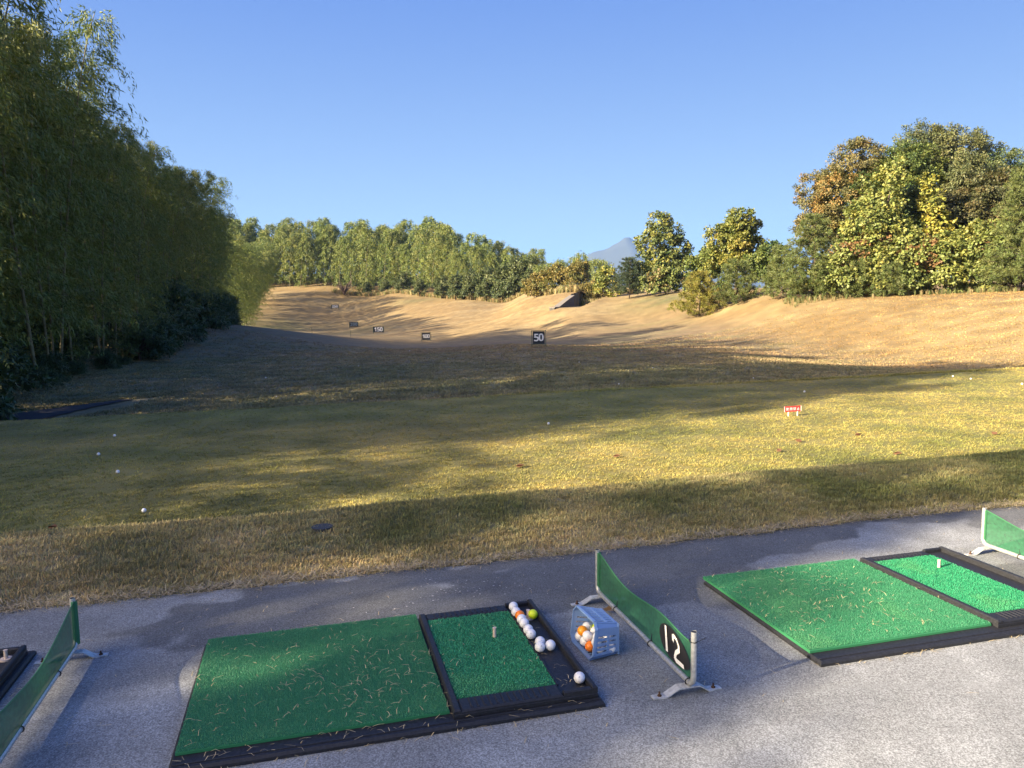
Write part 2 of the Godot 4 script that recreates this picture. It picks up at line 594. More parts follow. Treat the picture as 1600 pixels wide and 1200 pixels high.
func build_grass() -> void:
	var strip := func() -> Vector2:
		var v := rng.randf_range(4.07, 6.2)
		var half := 0.72 * v
		var u := rng.randf_range(-half - 0.6, half + 2.4)
		while v < edge_v(u) + 0.02: v += 0.02
		var p := bay(u, v)
		return Vector2(p.x, p.z)
	grass_patch("bank_grass", tuft(13, 0.03, 0.035, 0.0042, 1.1), 34000, strip, Vector2(0.7, 1.25), "rough straw-coloured grass on the low bank along the concrete")
	var tee := func() -> Vector2:
		var v := 6.0 + 10.6 * pow(rng.randf(), 1.35)
		var half := 0.70 * v
		var p := bay(rng.randf_range(-half + 0.3 - 0.25 * v * 0.0, half + 0.5 * v), v)
		return Vector2(p.x, p.z)
	grass_patch("lawn_grass", tuft(12, 0.02, 0.05, 0.005, 1.3), 52000, tee, Vector2(0.75, 1.3), "short green lawn grass on the level below the bank")
	var mid := func() -> Vector2:
		var d := 17.0 * pow(58.0 / 17.0, rng.randf())
		var x := rng.randf_range(-0.68, 0.69) * d
		while -SA * x + CA * d < 16.4 or absf(x - (-12.6 + 0.574 * (d - 16.6)) + 0.5) < 1.1 * smoothstep(22.5, 19.0, d): d += 1.0
		return Vector2(x, -d)
	grass_patch("field_grass", tuft(14, 0.05, 0.16, 0.014, 1.6), 46000, mid, Vector2(0.7, 1.4), "dormant brown grass of the range field past the lawn")
	# dead stalks matted along the edge of the concrete
	var g := Geo.new()
	for k in 7000:
		var u := rng.randf_range(-3.6, 5.6)
		var v := edge_v(u) + rng.randfn() * 0.035 + 0.035
		var a := rng.randf() * TAU
		var d := Vector3(cos(a), rng.randf_range(-0.05, 0.35), sin(a)).normalized()
		var p := bay(u, v, rng.randf_range(0.004, 0.02))
		var l := rng.randf_range(0.03, 0.09)
		var t := rng.randf_range(0.5, 1.15)
		g.leaf(p, d, d.cross(Vector3.UP).normalized(), l, 0.0032, Color(0.52 * t, 0.43 * t, 0.27 * t))
	tag(part("dead_grass_edge", g.mesh(), mats.straw, self), "matted dead stalks along the concrete edge", "straw", "", "stuff")

# ------------------------------------------------------------------ the tees
func turf(parent: Node, lo: Vector2, hi: Vector2, y: float, step: float, col: Color, fibre: float) -> void:
	var g := Geo.new()
	for k in 5:
		var a := rng.randf() * TAU
		var d := Vector3(cos(a), 0, sin(a))
		var p := d * rng.randf() * step * 0.6
		var e := p + d * fibre * 0.55 + Vector3.UP * fibre * rng.randf_range(0.75, 1.1)
		var s := Vector3(-sin(a), 0, cos(a)) * step * 0.22
		var t := rng.randf_range(0.82, 1.18)
		var nn := s.cross(e - p).normalized()
		if nn.y < 0.0:
			nn = -nn
			s = -s
		var k0 := g.v.size()
		for vv in [p - s, p + s, e]:
			g.v.append(vv); g.n.append(nn); g.c.append(Color(t, t, t))
		g.i.append_array([k0, k0 + 2, k0 + 1])
	var mesh := g.mesh()
	var xf := []
	var cols := []
	var sd := rng.randf() * 100.0
	var x := lo.x
	while x < hi.x:
		var z := lo.y
		while z < hi.y:
			var px := x + rng.randf_range(-0.5, 0.5) * step
			var pz := z + rng.randf_range(-0.5, 0.5) * step
			var wear_dapple := smoothstep(0.05, 0.45, noise.get_noise_2d(px * 55.0 + sd, pz * 55.0 + sd))
			var c := col.lerp(Color(0.10, 0.32, 0.13), wear_dapple * 0.4)  # paler patches: turf wear together with sun dapple painted into the fibre colour
			xf.append(Transform3D(Basis(Vector3.UP, rng.randf() * TAU).scaled(Vector3(1, rng.randf_range(0.7, 1.15), 1)), Vector3(px, y, pz)))
			cols.append(jit(c, 0.13))
			z += step
		x += step
	multi("turf_fibres", mesh, mats.turf_fibre, xf, cols, parent)

func build_stance(u0: float, v0: float, label: String, w := 0.89, l := 0.865) -> void:
	var o := base("stance_mat", bay(u0, v0, 0.0) + Vector3(0, 0.021, 0), TURN)
	tag(o, label, "golf mat", "artificial turf stance mats")
	var g := Geo.new()
	g.box(Vector3(0, 0, -l), Vector3(w, 0.012, 0), Color.WHITE, 0.003)
	part("backing", g.mesh(), mats.turf_back, o)
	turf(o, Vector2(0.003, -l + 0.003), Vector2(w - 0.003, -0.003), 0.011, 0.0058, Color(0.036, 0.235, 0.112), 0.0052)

func build_base_mat(u0: float, u1: float, v0: float, v1: float, label: String) -> void:
	var o := base("rubber_base_mat", bay(u0, v0, 0.001), TURN)
	tag(o, label, "rubber mat", "rubber base mats under the tee mats")
	var g := Geo.new()
	g.box(Vector3(0, 0, -(v1 - v0)), Vector3(u1 - u0, 0.019, 0), Color.WHITE, 0.008)
	part("slab", g.mesh(), mats.rubber, o)
	g = Geo.new()
	g.box(Vector3(0.012, 0.0192, -0.03), Vector3(u1 - u0 - 0.012, 0.0225, -0.022), Color.WHITE, 0.001)
	part("edge_ridge", g.mesh(), mats.rubber, o)

func build_tray(u0: float, v0: float, label: String) -> Node3D:
	var o := base("hitting_tray", bay(u0, v0, 0.021), TURN)
	tag(o, label, "golf mat", "black rubber hitting trays")
	var w := 0.53
	var l := 0.86
	var g := Geo.new()
	g.box(Vector3(0, 0, -l), Vector3(w, 0.016, 0), Color.WHITE, 0.003)
	part("plate", g.mesh(), mats.rubber, o)
	g = Geo.new()
	g.box(Vector3(0.001, 0.0163, -l + 0.001), Vector3(0.027, 0.031, -0.001), Color.WHITE, 0.005)
	part("side_rail", g.mesh(), mats.rubber, o)
	for e in 2:
		var z0: float = -0.001 if e == 0 else -l + 0.066
		var z1: float = -0.088 if e == 0 else -l + 0.001
		g = Geo.new()
		g.box(Vector3(0.0275, 0.0165, z1), Vector3(0.40, 0.027, z0), Color.WHITE, 0.006)
		var p := part("ribbed_end", g.mesh(), mats.rubber, o)
		g = Geo.new()
		for k in 13:
			var x := 0.065 + 0.0235 * k
			g.box(Vector3(x, 0.0268, z1 + 0.012), Vector3(x + 0.009, 0.0305, z0 - 0.012), Color.WHITE, 0.002)
		var ribs := part("ribs", g.mesh(), mats.rubber, p)
		ribs.set_meta("kind", "stuff")
	g = Geo.new()
	g.box(Vector3(0.4005, 0.0165, -l + 0.07), Vector3(0.409, 0.0225, -0.09), Color.WHITE, 0.002)
	part("divider", g.mesh(), mats.rubber, o)
	g = Geo.new()
	g.box(Vector3(0.508, 0.0165, -l + 0.001), Vector3(0.529, 0.041, -0.001), Color.WHITE, 0.005)
	g.box(Vector3(0.4005, 0.0165, -0.022), Vector3(0.5075, 0.037, -0.0015), Color.WHITE, 0.005)
	g.box(Vector3(0.4005, 0.0165, -l + 0.0015), Vector3(0.5075, 0.037, -l + 0.022), Color.WHITE, 0.005)
	part("gutter_rim", g.mesh(), mats.rubber, o)
	g = Geo.new()
	g.box(Vector3(0.029, 0.0165, -l + 0.068), Vector3(0.3995, 0.022, -0.09), Color.WHITE, 0.001)
	var ins := part("turf_insert", g.mesh(), mats.turf_back, o)
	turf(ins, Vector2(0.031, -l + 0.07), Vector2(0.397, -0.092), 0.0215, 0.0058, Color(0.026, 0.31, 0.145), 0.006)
	for q in [[0.43, -0.2], [0.47, -0.33], [0.45, -0.5], [0.49, -0.62]]:
		g = Geo.new()
		g.tube([Vector3(q[0], 0.0155, q[1]), Vector3(q[0], 0.0168, q[1])], 0.003, 8)
		part("drain_hole", g.mesh(), mats.black, o)
	return o

func build_tee(at: Vector3, disc: bool, label: String) -> void:
	var o := base("rubber_tee", at)
	tag(o, label, "golf tee", "rubber golf tees")
	var g := Geo.new()
	g.tube([Vector3(0, 0, 0), Vector3(0, 0.036, 0), Vector3(0, 0.04, 0)], [0.0075, 0.0068, 0.0085], 14)
	part("stem", g.mesh(), mats.tee, o)
	if disc:
		g = Geo.new()
		g.tube([Vector3(0, 0, 0), Vector3(0, 0.003, 0), Vector3(0, 0.005, 0)], [0.027, 0.027, 0.022], 20)
		part("base_disc", g.mesh(), mats.tee, o)

var ball_mesh: SphereMesh
func build_ball(at: Vector3, mat: String, label: String, group: String, mark := 0) -> Node3D:
	var o: Node3D
	if mark == 0:
		o = part("golf_ball", ball_mesh, mats[mat], self, at)
	else:
		o = base("golf_ball", at)
		part("cover", ball_mesh, mats[mat], o)
		var g := Geo.new()
		for k in 5:
			var a := -0.12 + 0.06 * k
			var c := Vector3(a, 0.1 * sin(k * 2.3), 1).normalized()
			g.bar(c * 0.0212 + Vector3(0, -0.0012 - 0.0006 * (k % 2), 0), c * 0.0212 + Vector3(0.0003, 0.0014, 0), c, 0.0009, 0.0006)
		var mk := part("print_mark", g.mesh(), mats.black, o)
		mk.rotation = Vector3(-0.5, 0.15, 0.3 * mark)
	o.rotation.y = rng.randf() * 0.6 - 0.3
	tag(o, label, "golf ball", group)
	return o

func relax(c: Array, d: float, lo: Vector3, hi: Vector3) -> void:
	for it in 200:
		for a in c.size():
			for b in a:
				var e: Vector3 = c[a] - c[b]
				var l := e.length()
				if l < d:
					var s := e.normalized() * (d - l) * 0.51
					c[a] += s; c[b] -= s
			c[a] = (c[a] as Vector3).clamp(lo, hi)

func build_tees() -> void:
	ball_mesh = SphereMesh.new()
	ball_mesh.radius = 0.02135
	ball_mesh.height = 0.0427
	ball_mesh.radial_segments = 28
	ball_mesh.rings = 14
	# the bay by barrier 12
	build_base_mat(-0.485, 0.968, 2.447, 3.375, "dark rubber base mat under the turf strewn with the most straw, left of barrier 12")
	build_stance(-0.472, 2.525, "straw-strewn green turf stance mat left of the number 12 barrier")
	build_tray(0.425, 2.485, "black rubber hitting tray holding a row of golf balls in its gutter")
	build_tee(bay(0.701, 3.03, 0.045), false, "pale rubber tee standing in the turf beside the row of balls")
	build_tee(bay(0.893, 3.185, 0.0375), true, "rubber tee on a round disc lying beside the yellow ball")
	# the next bay
	build_base_mat(1.885, 3.33, 2.482, 3.41, "dark rubber base mat showing along the turf right of barrier 12")
	build_stance(1.89, 2.56, "green turf stance mat with pale wear and painted sun dapples, right of barrier 12", 0.90, 0.87)
	build_tray(2.80, 2.535, "black rubber hitting tray with empty gutter, right of barrier 12")
	build_tee(bay(3.088, 3.16, 0.045), false, "pale rubber tee standing in the turf of the empty tray")
	# the bay beyond the left barrier
	build_base_mat(-2.7, -1.17, 2.6, 3.53, "dark rubber base mat behind the see-through green net")
	build_tray(-1.722, 2.635, "black rubber tray behind the see-through green net")
	build_tee(bay(-1.245, 3.42, 0.0375), true, "tan rubber tee on a disc in the tray behind the net")
	# balls in the gutter
	var gut := [[0.851, 3.284], [0.847, 3.222], [0.853, 3.181], [0.850, 3.139], [0.849, 3.093], [0.848, 3.027], [0.847, 2.981], [0.862, 2.9], [0.848, 2.856], [0.893, 2.858], [0.912, 3.174], [0.914, 2.57]]
	var at := []
	for q in gut: at.append(bay(q[0], q[1], 0.0))
	relax(at, 0.0429, Vector3(-9, 0, -9), Vector3(9, 0, 9))
	var kinds := ["ball_white", "ball_white", "ball_orange", "ball_white", "ball_white", "ball_white", "ball_white", "ball_white", "ball_white", "ball_white", "ball_yellow", "ball_white"]
	for k in at.size():
		var label := "white golf ball in the row along the tray gutter"
		var grp := "white balls in a row in the gutter"
		if k == 2:
			label = "orange golf ball in the row of white balls"; grp = "coloured balls in the gutter"
		elif k >= 7 and k <= 9:
			label = "white golf ball in the cluster of three in the gutter"; grp = "cluster of three balls"
		elif k == 10:
			label = "yellow golf ball lying beside the disc tee"; grp = "coloured balls in the gutter"
		elif k == 11:
			label = "single white golf ball with a dark mark at the gutter's end"; grp = ""
		build_ball(at[k] + Vector3(0, 0.0373 + 0.0214, 0), kinds[k], label, grp, 1 + k % 3 if k in [11, 3, 6, 8] else 0)

func build_basket() -> void:
	# lies on one long wall; its mouth looks towards the tray
	var o := base("ball_basket", bay(1.035, 2.885, 0.001), TURN + 0.06)
	tag(o, "tipped-over light blue plastic basket full of golf balls", "basket")
	var depth := 0.128
	var w := [0.113, 0.088]   # half width at the mouth and at the bottom
	var h := [0.152, 0.128]
	var at := func(s: float, a: float, b: float) -> Vector3:   # s 0 mouth .. 1 bottom, a -1..1 across, b 0..1 up
		var hw := lerpf(w[0], w[1], s)
		var hh := lerpf(h[0], h[1], s)
		return Vector3(depth * s + 0.022 * b * (1.0 - s), 0.005 + hh * b, hw * a)
	var rr := 0.16   # corner cut
	var ring := [[-1, rr], [-1, 1 - rr], [-1 + rr * 1.3, 1.0], [1 - rr * 1.3, 1.0], [1, 1 - rr], [1, rr], [1 - rr * 1.3, 0.0], [-1 + rr * 1.3, 0.0]]
	var m: Material = mats.basket
	# rim
	var g := Geo.new()
	var path := []
	for k in 9:
		var q: Array = ring[k % 8]
		path.append(at.call(0.0, q[0], q[1]))
	for k in 8:
		g.bar(path[k], path[k + 1], Vector3(1, 0, 0), 0.011, 0.006)
	for k in 8:
		var c: Vector3 = path[k]
		g.box(c - Vector3(0.005, 0.003, 0.003), c + Vector3(0.005, 0.003, 0.003))
	part("rim", g.mesh(), m, o)
	# walls: bars along (s) and across, leaving slots
	var walls := [["near_wall", ring[4], ring[5]], ["far_wall", ring[0], ring[1]], ["upper_wall", ring[2], ring[3]], ["lower_wall", ring[6], ring[7]]]
	for q in walls:
		g = Geo.new()
		var p0: Array = q[1]
		var p1: Array = q[2]
		var pnt := func(s: float, t: float) -> Vector3:
			return at.call(s, lerpf(p0[0], p1[0], t), lerpf(p0[1], p1[1], t))
		var along := 5 if q[0] in ["near_wall", "far_wall"] else 8
		var mid: Vector3 = pnt.call(0.5, 0.5)
		var nrm: Vector3 = ((pnt.call(1.0, 0.5) as Vector3) - pnt.call(0.0, 0.5)).cross((pnt.call(0.5, 1.0) as Vector3) - pnt.call(0.5, 0.0)).normalized()
		for k in along + 1:
			var t := float(k) / along
			var a: Vector3 = pnt.call(0.03, t)
			var b: Vector3 = pnt.call(0.99, t)
			g.bar(a, b, nrm, 0.0028, 0.0105)
		for s in [0.06, 0.55, 0.93]:
			g.bar(pnt.call(s, 0.0), pnt.call(s, 1.0), nrm, 0.0036, 0.012)
		if q[0] == "near_wall" or q[0] == "far_wall":
			g.bar(pnt.call(0.04, 0.06 if q[0] == "near_wall" else 0.94), pnt.call(0.985, 0.06 if q[0] == "near_wall" else 0.94), nrm, 0.0032, 0.03)
		part("wall", g.mesh(), m, o)
	# solid corner strips
	for q in [[1, 2], [3, 4], [5, 6], [7, 0]]:
		g = Geo.new()
		var a0: Array = ring[q[0]]
		var b0: Array = ring[q[1]]
		var e := [at.call(0.02, a0[0], a0[1]), at.call(0.985, a0[0], a0[1]), at.call(0.985, b0[0], b0[1]), at.call(0.02, b0[0], b0[1])]
		var nn: Vector3 = ((e[1] as Vector3) - e[0]).cross((e[3] as Vector3) - e[0]).normalized() * 0.0014
		g.box8([e[0] - nn, e[1] - nn, e[2] - nn, e[3] - nn, e[0] + nn, e[1] + nn, e[2] + nn, e[3] + nn])
		part("corner_strip", g.mesh(), m, o)
	# bottom of the basket, a grid that stands upright now
	g = Geo.new()
	for k in 7:
		var t := k / 6.0
		g.bar(at.call(1.0, lerpf(-0.97, 0.97, t), 0.02), at.call(1.0, lerpf(-0.97, 0.97, t), 0.98), Vector3(1, 0, 0), 0.003, 0.009)
	for k in 4:
		g.bar(at.call(1.0, -0.98, 0.04 + 0.306 * k), at.call(1.0, 0.98, 0.04 + 0.306 * k), Vector3(1, 0, 0), 0.0036, 0.012)
	part("bottom_grid", g.mesh(), m, o)
	# balls inside
	var c := []
	for k in 17:
		c.append(Vector3(0.03 + 0.07 * ((k * 7) % 10) / 10.0, 0.03 + (0.042 if k > 8 else 0.0), -0.06 + 0.13 * ((k * 5) % 9) / 8.0))
	var lo := Vector3(0.024, 0.0325, -0.070)
	var hi := Vector3(0.098, 0.0665, 0.076)
	relax(c, 0.0428, lo, hi)
	c.sort_custom(func(a: Vector3, b: Vector3) -> bool: return a.x - 0.9 * a.y < b.x - 0.9 * b.y)
	for k in c.size():
		var kind := "ball_white"
		var label := "white golf ball inside the tipped blue basket"
		if k == 1:
			kind = "ball_amber"; label = "amber golf ball at the mouth of the blue basket"
		elif k == 3:
			kind = "ball_orange"; label = "orange-red golf ball in the blue basket"
		elif k == 12:
			kind = "ball_yellow"; label = "yellow golf ball deep in the blue basket"
		build_ball(o.transform * (c[k] as Vector3), kind, label, "balls in the basket", 1 if k in [2, 5, 9, 13] else 0)

# ------------------------------------------------------------------ bay barriers
func barrier(u: float, v0: float, v1: float, label: String, plate: bool) -> void:
	var o := base("bay_barrier", bay(u, (v0 + v1) * 0.5), TURN)
	tag(o, label, "net barrier", "low net barriers between the bays")
	var l := (v1 - v0) * 0.5
	var y0 := 0.043
	var path := [Vector3(0, 0.25, -l)]
	for k in 7:
		var a := PI * 0.5 * k / 6.0
		path.append(Vector3(0, y0 + 0.035 - 0.035 * sin(a), -l + 0.035 - 0.035 * cos(a)))
	for k in 7:
		var a := PI * 0.5 * k / 6.0
		path.append(Vector3(0, y0 + 0.035 - 0.035 * cos(a), l - 0.035 + 0.035 * sin(a)))
	path.append(Vector3(0, 0.25, l))
	var g := Geo.new()
	g.tube(path, 0.0108, 14, false)
	part("tube_frame", g.mesh(), mats.steel, o)
	g = Geo.new()
	for s in [-1, 1]:
		g = Geo.new()
		g.tube([Vector3(0, 0.236, s * l), Vector3(0, 0.2495, s * l)], 0.0085, 14, true)
		part("tube_bore", g.mesh(), mats.black, o)
	# the net, a slack sheet tied to the frame
	g = Geo.new()
	var nu := 40
	var nv := 10
	var sheet := func(a: float, b: float) -> Vector3:
		var z := lerpf(-l + 0.002, l - 0.016, a)
		var top := lerpf(0.236, 0.205, a) - 0.045 * sin(PI * a) * (1.0 + 0.35 * sin(TAU * a))
		var belly := 0.016 * sin(PI * a) * sin(PI * b * 0.9) + 0.014 * sin(PI * a * 1.0) * b + 0.006 * sin(a * 9.0 + b * 2.0) * b
		return Vector3(0.012 * (1.0 - b) * 0.4 + belly, lerpf(y0 + 0.008, top, b), z)
	for p in nu + 1:
		for q in nv + 1:
			var a := float(p) / nu
			var b := float(q) / nv
			g.v.append(sheet.call(a, b))
			var da: Vector3 = sheet.call(minf(a + 0.01, 1.0), b) - sheet.call(maxf(a - 0.01, 0.0), b)
			var db: Vector3 = sheet.call(a, minf(b + 0.01, 1.0)) - sheet.call(a, maxf(b - 0.01, 0.0))
			g.n.append(da.cross(db).normalized())
			g.c.append(Color.WHITE)
	for p in nu:
		for q in nv:
			var k := p * (nv + 1) + q
			g.i.append_array([k, k + 1, k + nv + 2, k, k + nv + 2, k + nv + 1])
	var net := part("net", g.mesh(), mats.net, o)
	g = Geo.new()
	var hem := []
	for p in 25: hem.append((sheet.call(p / 24.0, 1.0) as Vector3) + Vector3(0, 0.001, 0))
	g.tube(hem, 0.0028, 6)
	part("hem", g.mesh(), mats.hem, net)
	g = Geo.new()
	g.tube([sheet.call(0.0, 0.0), sheet.call(0.0, 0.5), sheet.call(0.0, 1.0)], 0.0128, 10)
	part("sleeve", g.mesh(), mats.hem, net)
	# feet: bent steel straps with a bolt at each end
	for s in [-1, 1]:
		g = Geo.new()
		var prof := [[-0.147, 0.003], [-0.095, 0.003], [-0.045, 0.029], [0.035, 0.029], [0.075, 0.003], [0.128, 0.003]]
		var zc: float = s * (l - 0.035)
		for k in prof.size() - 1:
			var a := Vector3(prof[k][0], prof[k][1], zc)
			var b := Vector3(prof[k + 1][0], prof[k + 1][1], zc)
			var t := Vector3(0, 0.0022, 0)
			var hw := Vector3(0, 0, 0.0185)
			var h0 := hw * (0.72 if k == 0 else 1.0)
			var h1 := hw * (0.72 if k == prof.size() - 2 else 1.0)
			g.box8([a + h0 - t, b + h1 - t, b - h1 - t, a - h0 - t, a + h0 + t, b + h1 + t, b - h1 + t, a - h0 + t])
		var foot := part("foot", g.mesh(), mats.foot_paint, o)
		for x in [-0.118, 0.1]:
			g = Geo.new()
			g.tube([Vector3(x, 0.005, zc), Vector3(x, 0.009, zc), Vector3(x, 0.010, zc), Vector3(x, 0.022, zc)], [0.0085, 0.0085, 0.0045, 0.0035], 6)
			part("bolt", g.mesh(), mats.rust, foot)
	# cable ties
	for a in [0.24, 0.62, 0.96]:
		g = Geo.new()
		var z := lerpf(-l, l, a)
		var ringp := []
		for k in 11:
			var t := TAU * k / 10.0
			ringp.append(Vector3(0.0135 * cos(t), y0 + 0.0135 * sin(t), z + 0.002 * sin(t)))
		g.tube(ringp, 0.0021, 5)
		g.tube([Vector3(0.004, y0 + 0.013, z), Vector3(0.012, y0 + 0.035, z - 0.012)], 0.0012, 5)
		part("cable_tie", g.mesh(), mats.black, o)
	g = Geo.new()
	var rp := []
	for k in 11:
		var t := TAU * k / 10.0
		rp.append(Vector3(0.0135 * cos(t), 0.212, l - 0.006 + 0.0185 * sin(t)))
	g.tube(rp, 0.0019, 5)
	g.tube([Vector3(0.01, 0.212, l + 0.006), Vector3(0.045, 0.222, l + 0.004)], 0.0012, 5)
	part("cable_tie", g.mesh(), mats.black, o)
	if plate:
		g = Geo.new()
		var zc := (v0 + v1) * 0.5 - 2.595
		var yc := 0.117
		var on := func(zz: float, yy: float, out: float) -> Vector3:
			# a point on the net's near side (towards the tray), out metres in front of it
			var a: float = (zz + l - 0.002) / (2.0 * l - 0.018)
			var top := lerpf(0.236, 0.205, a) - 0.045 * sin(PI * a) * (1.0 + 0.35 * sin(TAU * a))
			var p: Vector3 = sheet.call(a, (yy - y0 - 0.008) / (top - y0 - 0.008))
			return p + Vector3(-out, 0, 0)
		var rim := []
		for k in 40:
			var t := TAU * k / 40.0
			rim.append([zc + 0.148 * cos(t) - 0.018 * sin(t), yc + 0.058 * sin(t)])
		for rg in 5:
			for k in 40:
				var q0: Array = rim[k]
				var q1: Array = rim[(k + 1) % 40]
				var a0 := rg / 5.0
				var a1 := (rg + 1) / 5.0
				g.quad(on.call(lerpf(zc, q0[0], a0), lerpf(yc, q0[1], a0), 0.004), on.call(lerpf(zc, q0[0], a1), lerpf(yc, q0[1], a1), 0.004), on.call(lerpf(zc, q1[0], a1), lerpf(yc, q1[1], a1), 0.004), on.call(lerpf(zc, q1[0], a0), lerpf(yc, q1[1], a0), 0.004))
		var pl := part("number_plate", g.mesh(), mats.black, o)
		var strokes := [[[-0.062, 0.040], [-0.052, -0.040]], [[-0.006, 0.016], [-0.002, 0.033], [0.014, 0.040], [0.034, 0.036], [0.046, 0.020], [0.044, 0.004], [0.020, -0.014], [0.010, -0.034], [0.022, -0.040], [0.074, -0.036]]]
		var names := ["digit_one", "digit_two"]
		for sk in strokes.size():
			g = Geo.new()
			var st: Array = strokes[sk]
			for k in st.size() - 1:
				var a := Vector2(st[k][0], st[k][1])
				var b := Vector2(st[k + 1][0], st[k + 1][1])
				var e := (b - a).normalized() * 0.004
				a -= e; b += e
				var n := Vector2(-e.y, e.x) * 1.9
				var quad := [a + n, b + n, b - n, a - n]
				var p3 := []
				for q in quad: p3.append(on.call(zc + q.x * 1.2 - q.y * 0.3, yc + q.y, 0.0065 + 0.0003 * k))
				g.quad(p3[0], p3[1], p3[2], p3[3])
			part(names[sk], g.mesh(), mats.white_paint, pl)

func build_straw() -> void:
	var g := Geo.new()
	var lay := func(u: float, v: float, y: float, big: float) -> void:
		var a := rng.randf() * TAU
		var d := Vector3(cos(a), 0, sin(a))
		var l := rng.randf_range(0.012, 0.042) * big
		var bend := rng.randf_range(-0.35, 0.35)
		var d2 := d.rotated(Vector3.UP, bend)
		var wd := rng.randf_range(0.0012, 0.0024)
		var s := d.cross(Vector3.UP) * wd
		var s2 := d2.cross(Vector3.UP) * wd
		var p := bay(u, v, y)
		var lift := Vector3(0, rng.randf_range(0.0, 0.008), 0)
		var q := p + d * l * 0.5 + lift
		var e := q + d2 * l * 0.5 - lift * rng.randf()
		var t := rng.randf_range(0.55, 1.1)
		var col := Color(0.56 * t, 0.46 * t, 0.26 * t)
		g.quad(p - s * 0.5, p + s * 0.5, q + s * 0.5, q - s * 0.5, col)
		g.quad(q - s2 * 0.5, q + s2 * 0.5, e + s2 * 0.2, e - s2 * 0.2, col)
	for k in 330:
		# drifts on the near stance mat
		var u := rng.randf_range(-0.47, 0.41)
		var v := rng.randf_range(2.53, 3.38)
		if rng.randf() < 0.45:
			u = clampf(0.15 + rng.randfn() * 0.2, -0.46, 0.41); v = clampf(2.85 + rng.randfn() * 0.22, 2.53, 3.38)
		lay.call(u, v, 0.047, 1.0)
	for k in 260:
		var u := rng.randf_range(1.9, 2.78)
		var v := rng.randf_range(2.57, 3.42)
		if rng.randf() < 0.5:
			u = clampf(2.3 + rng.randfn() * 0.22, 1.9, 2.78); v = clampf(3.05 + rng.randfn() * 0.2, 2.57, 3.42)
		lay.call(u, v, 0.047, 1.0)
	for k in 60: lay.call(rng.randf_range(-0.46, 0.9), rng.randf_range(2.455, 2.52), 0.024, 1.0)
	for k in 60: lay.call(rng.randf_range(-0.48, 0.95), 2.44 + rng.randfn() * 0.012, 0.003, 1.2)
	for k in 60: lay.call(rng.randf_range(1.89, 3.3), 2.475 + rng.randfn() * 0.012, 0.003, 1.2)
	for k in 30: lay.call(rng.randf_range(0.45, 0.81), rng.randf_range(2.58, 3.26), 0.055, 0.8)
	for k in 26: lay.call(rng.randf_range(0.84, 0.92), rng.randf_range(2.52, 3.3), 0.0385, 0.8)
	for k in 30: lay.call(0.965 + rng.randfn() * 0.012, rng.randf_range(2.5, 3.3), 0.022, 0.7)
	for k in 420:
		var v := 1.6 + 2.45 * pow(rng.randf(), 0.6)
		var u := rng.randf_range(-2.4, 4.4)
		if (u > -0.5 and u < 0.98 and v > 2.43 and v < 3.4) or (u > 1.87 and u < 3.35 and v > 2.46 and v < 3.43) or u < -1.15: continue
		lay.call(u, v, 0.0025, 1.1)
	tag(part("loose_straw", g.mesh(), mats.straw, self), "dry straw clippings scattered over mats and concrete", "straw", "", "stuff")
	# pale chips on the concrete in front of the near tray
	g = Geo.new()
	for k in 60:
		var u := 0.68 + rng.randfn() * 0.22
		var v := 3.66 + rng.randfn() * 0.12
		if v < 3.42 or v > 4.0: continue
		var p := bay(u, v, 0.003)
		var a := rng.randf() * TAU
		var d := Vector3(cos(a), 0, sin(a))
		g.leaf(p, d, d.cross(Vector3.UP), rng.randf_range(0.006, 0.016), rng.randf_range(0.004, 0.010), Color(0.5, 0.5, 0.48) * rng.randf_range(0.6, 1.1))
	tag(part("pale_chips", g.mesh(), mats.straw, self), "pale paint chips scattered on the concrete before the tray", "chips", "", "stuff")

# ------------------------------------------------------------------ signs and things on the field
func text_mesh(s: String, h: float, bold := true) -> TextMesh:
	var f := SystemFont.new()
	f.font_names = PackedStringArray(["Droid Sans"])
	if bold: f.font_weight = 700
	var t := TextMesh.new()
	t.text = s
	t.font = f
	t.font_size = 64
	t.pixel_size = h / 46.0
	t.depth = 0.02
	return t

func yard_sign(text: String, foot: Vector3, w: float, h: float, clear: float, digit: float, frame: bool, mat: String, label: String) -> void:
	var o := base("distance_sign", Vector3(foot.x, land(foot.x, foot.z), foot.z), atan2(-foot.x, -foot.z) * 1.0)
	tag(o, label, "distance sign", "black yard signs down the range")
	var g := Geo.new()
	g.box(Vector3(-w / 2, clear, -0.02), Vector3(w / 2, clear + h, 0.02))
	var b := part("board", g.mesh(), mats.sign_board, o)
	# each digit is its own raised mark
	var step := w * (0.40 if text.length() == 2 else 0.29)
	for k in text.length():
		var t := part("digit", text_mesh(text[k], digit), mats[mat], b, Vector3((k - (text.length() - 1) * 0.5) * step, clear + h * 0.5, 0.032))
		t.position.y = clear + h * 0.5
	for s in [-1, 1]:
		g = Geo.new()
		var x: float = s * (w / 2 + (0.09 * w if frame else 0.02))
		g.box(Vector3(x - 0.025 * w, -0.2, -0.03), Vector3(x + 0.025 * w, clear + h + (0.08 * h if frame else 0.0), 0.03))
		part("post", g.mesh(), mats.sign_post, o)
	if frame:
		for y in [clear - 0.03 * h, clear + h + 0.05 * h]:
			g = Geo.new()
			g.box(Vector3(-w / 2 - 0.06 * w, y - 0.02 * h, -0.024), Vector3(w / 2 + 0.06 * w, y + 0.02 * h, 0.024))
			part("rail", g.mesh(), mats.sign_post, o)

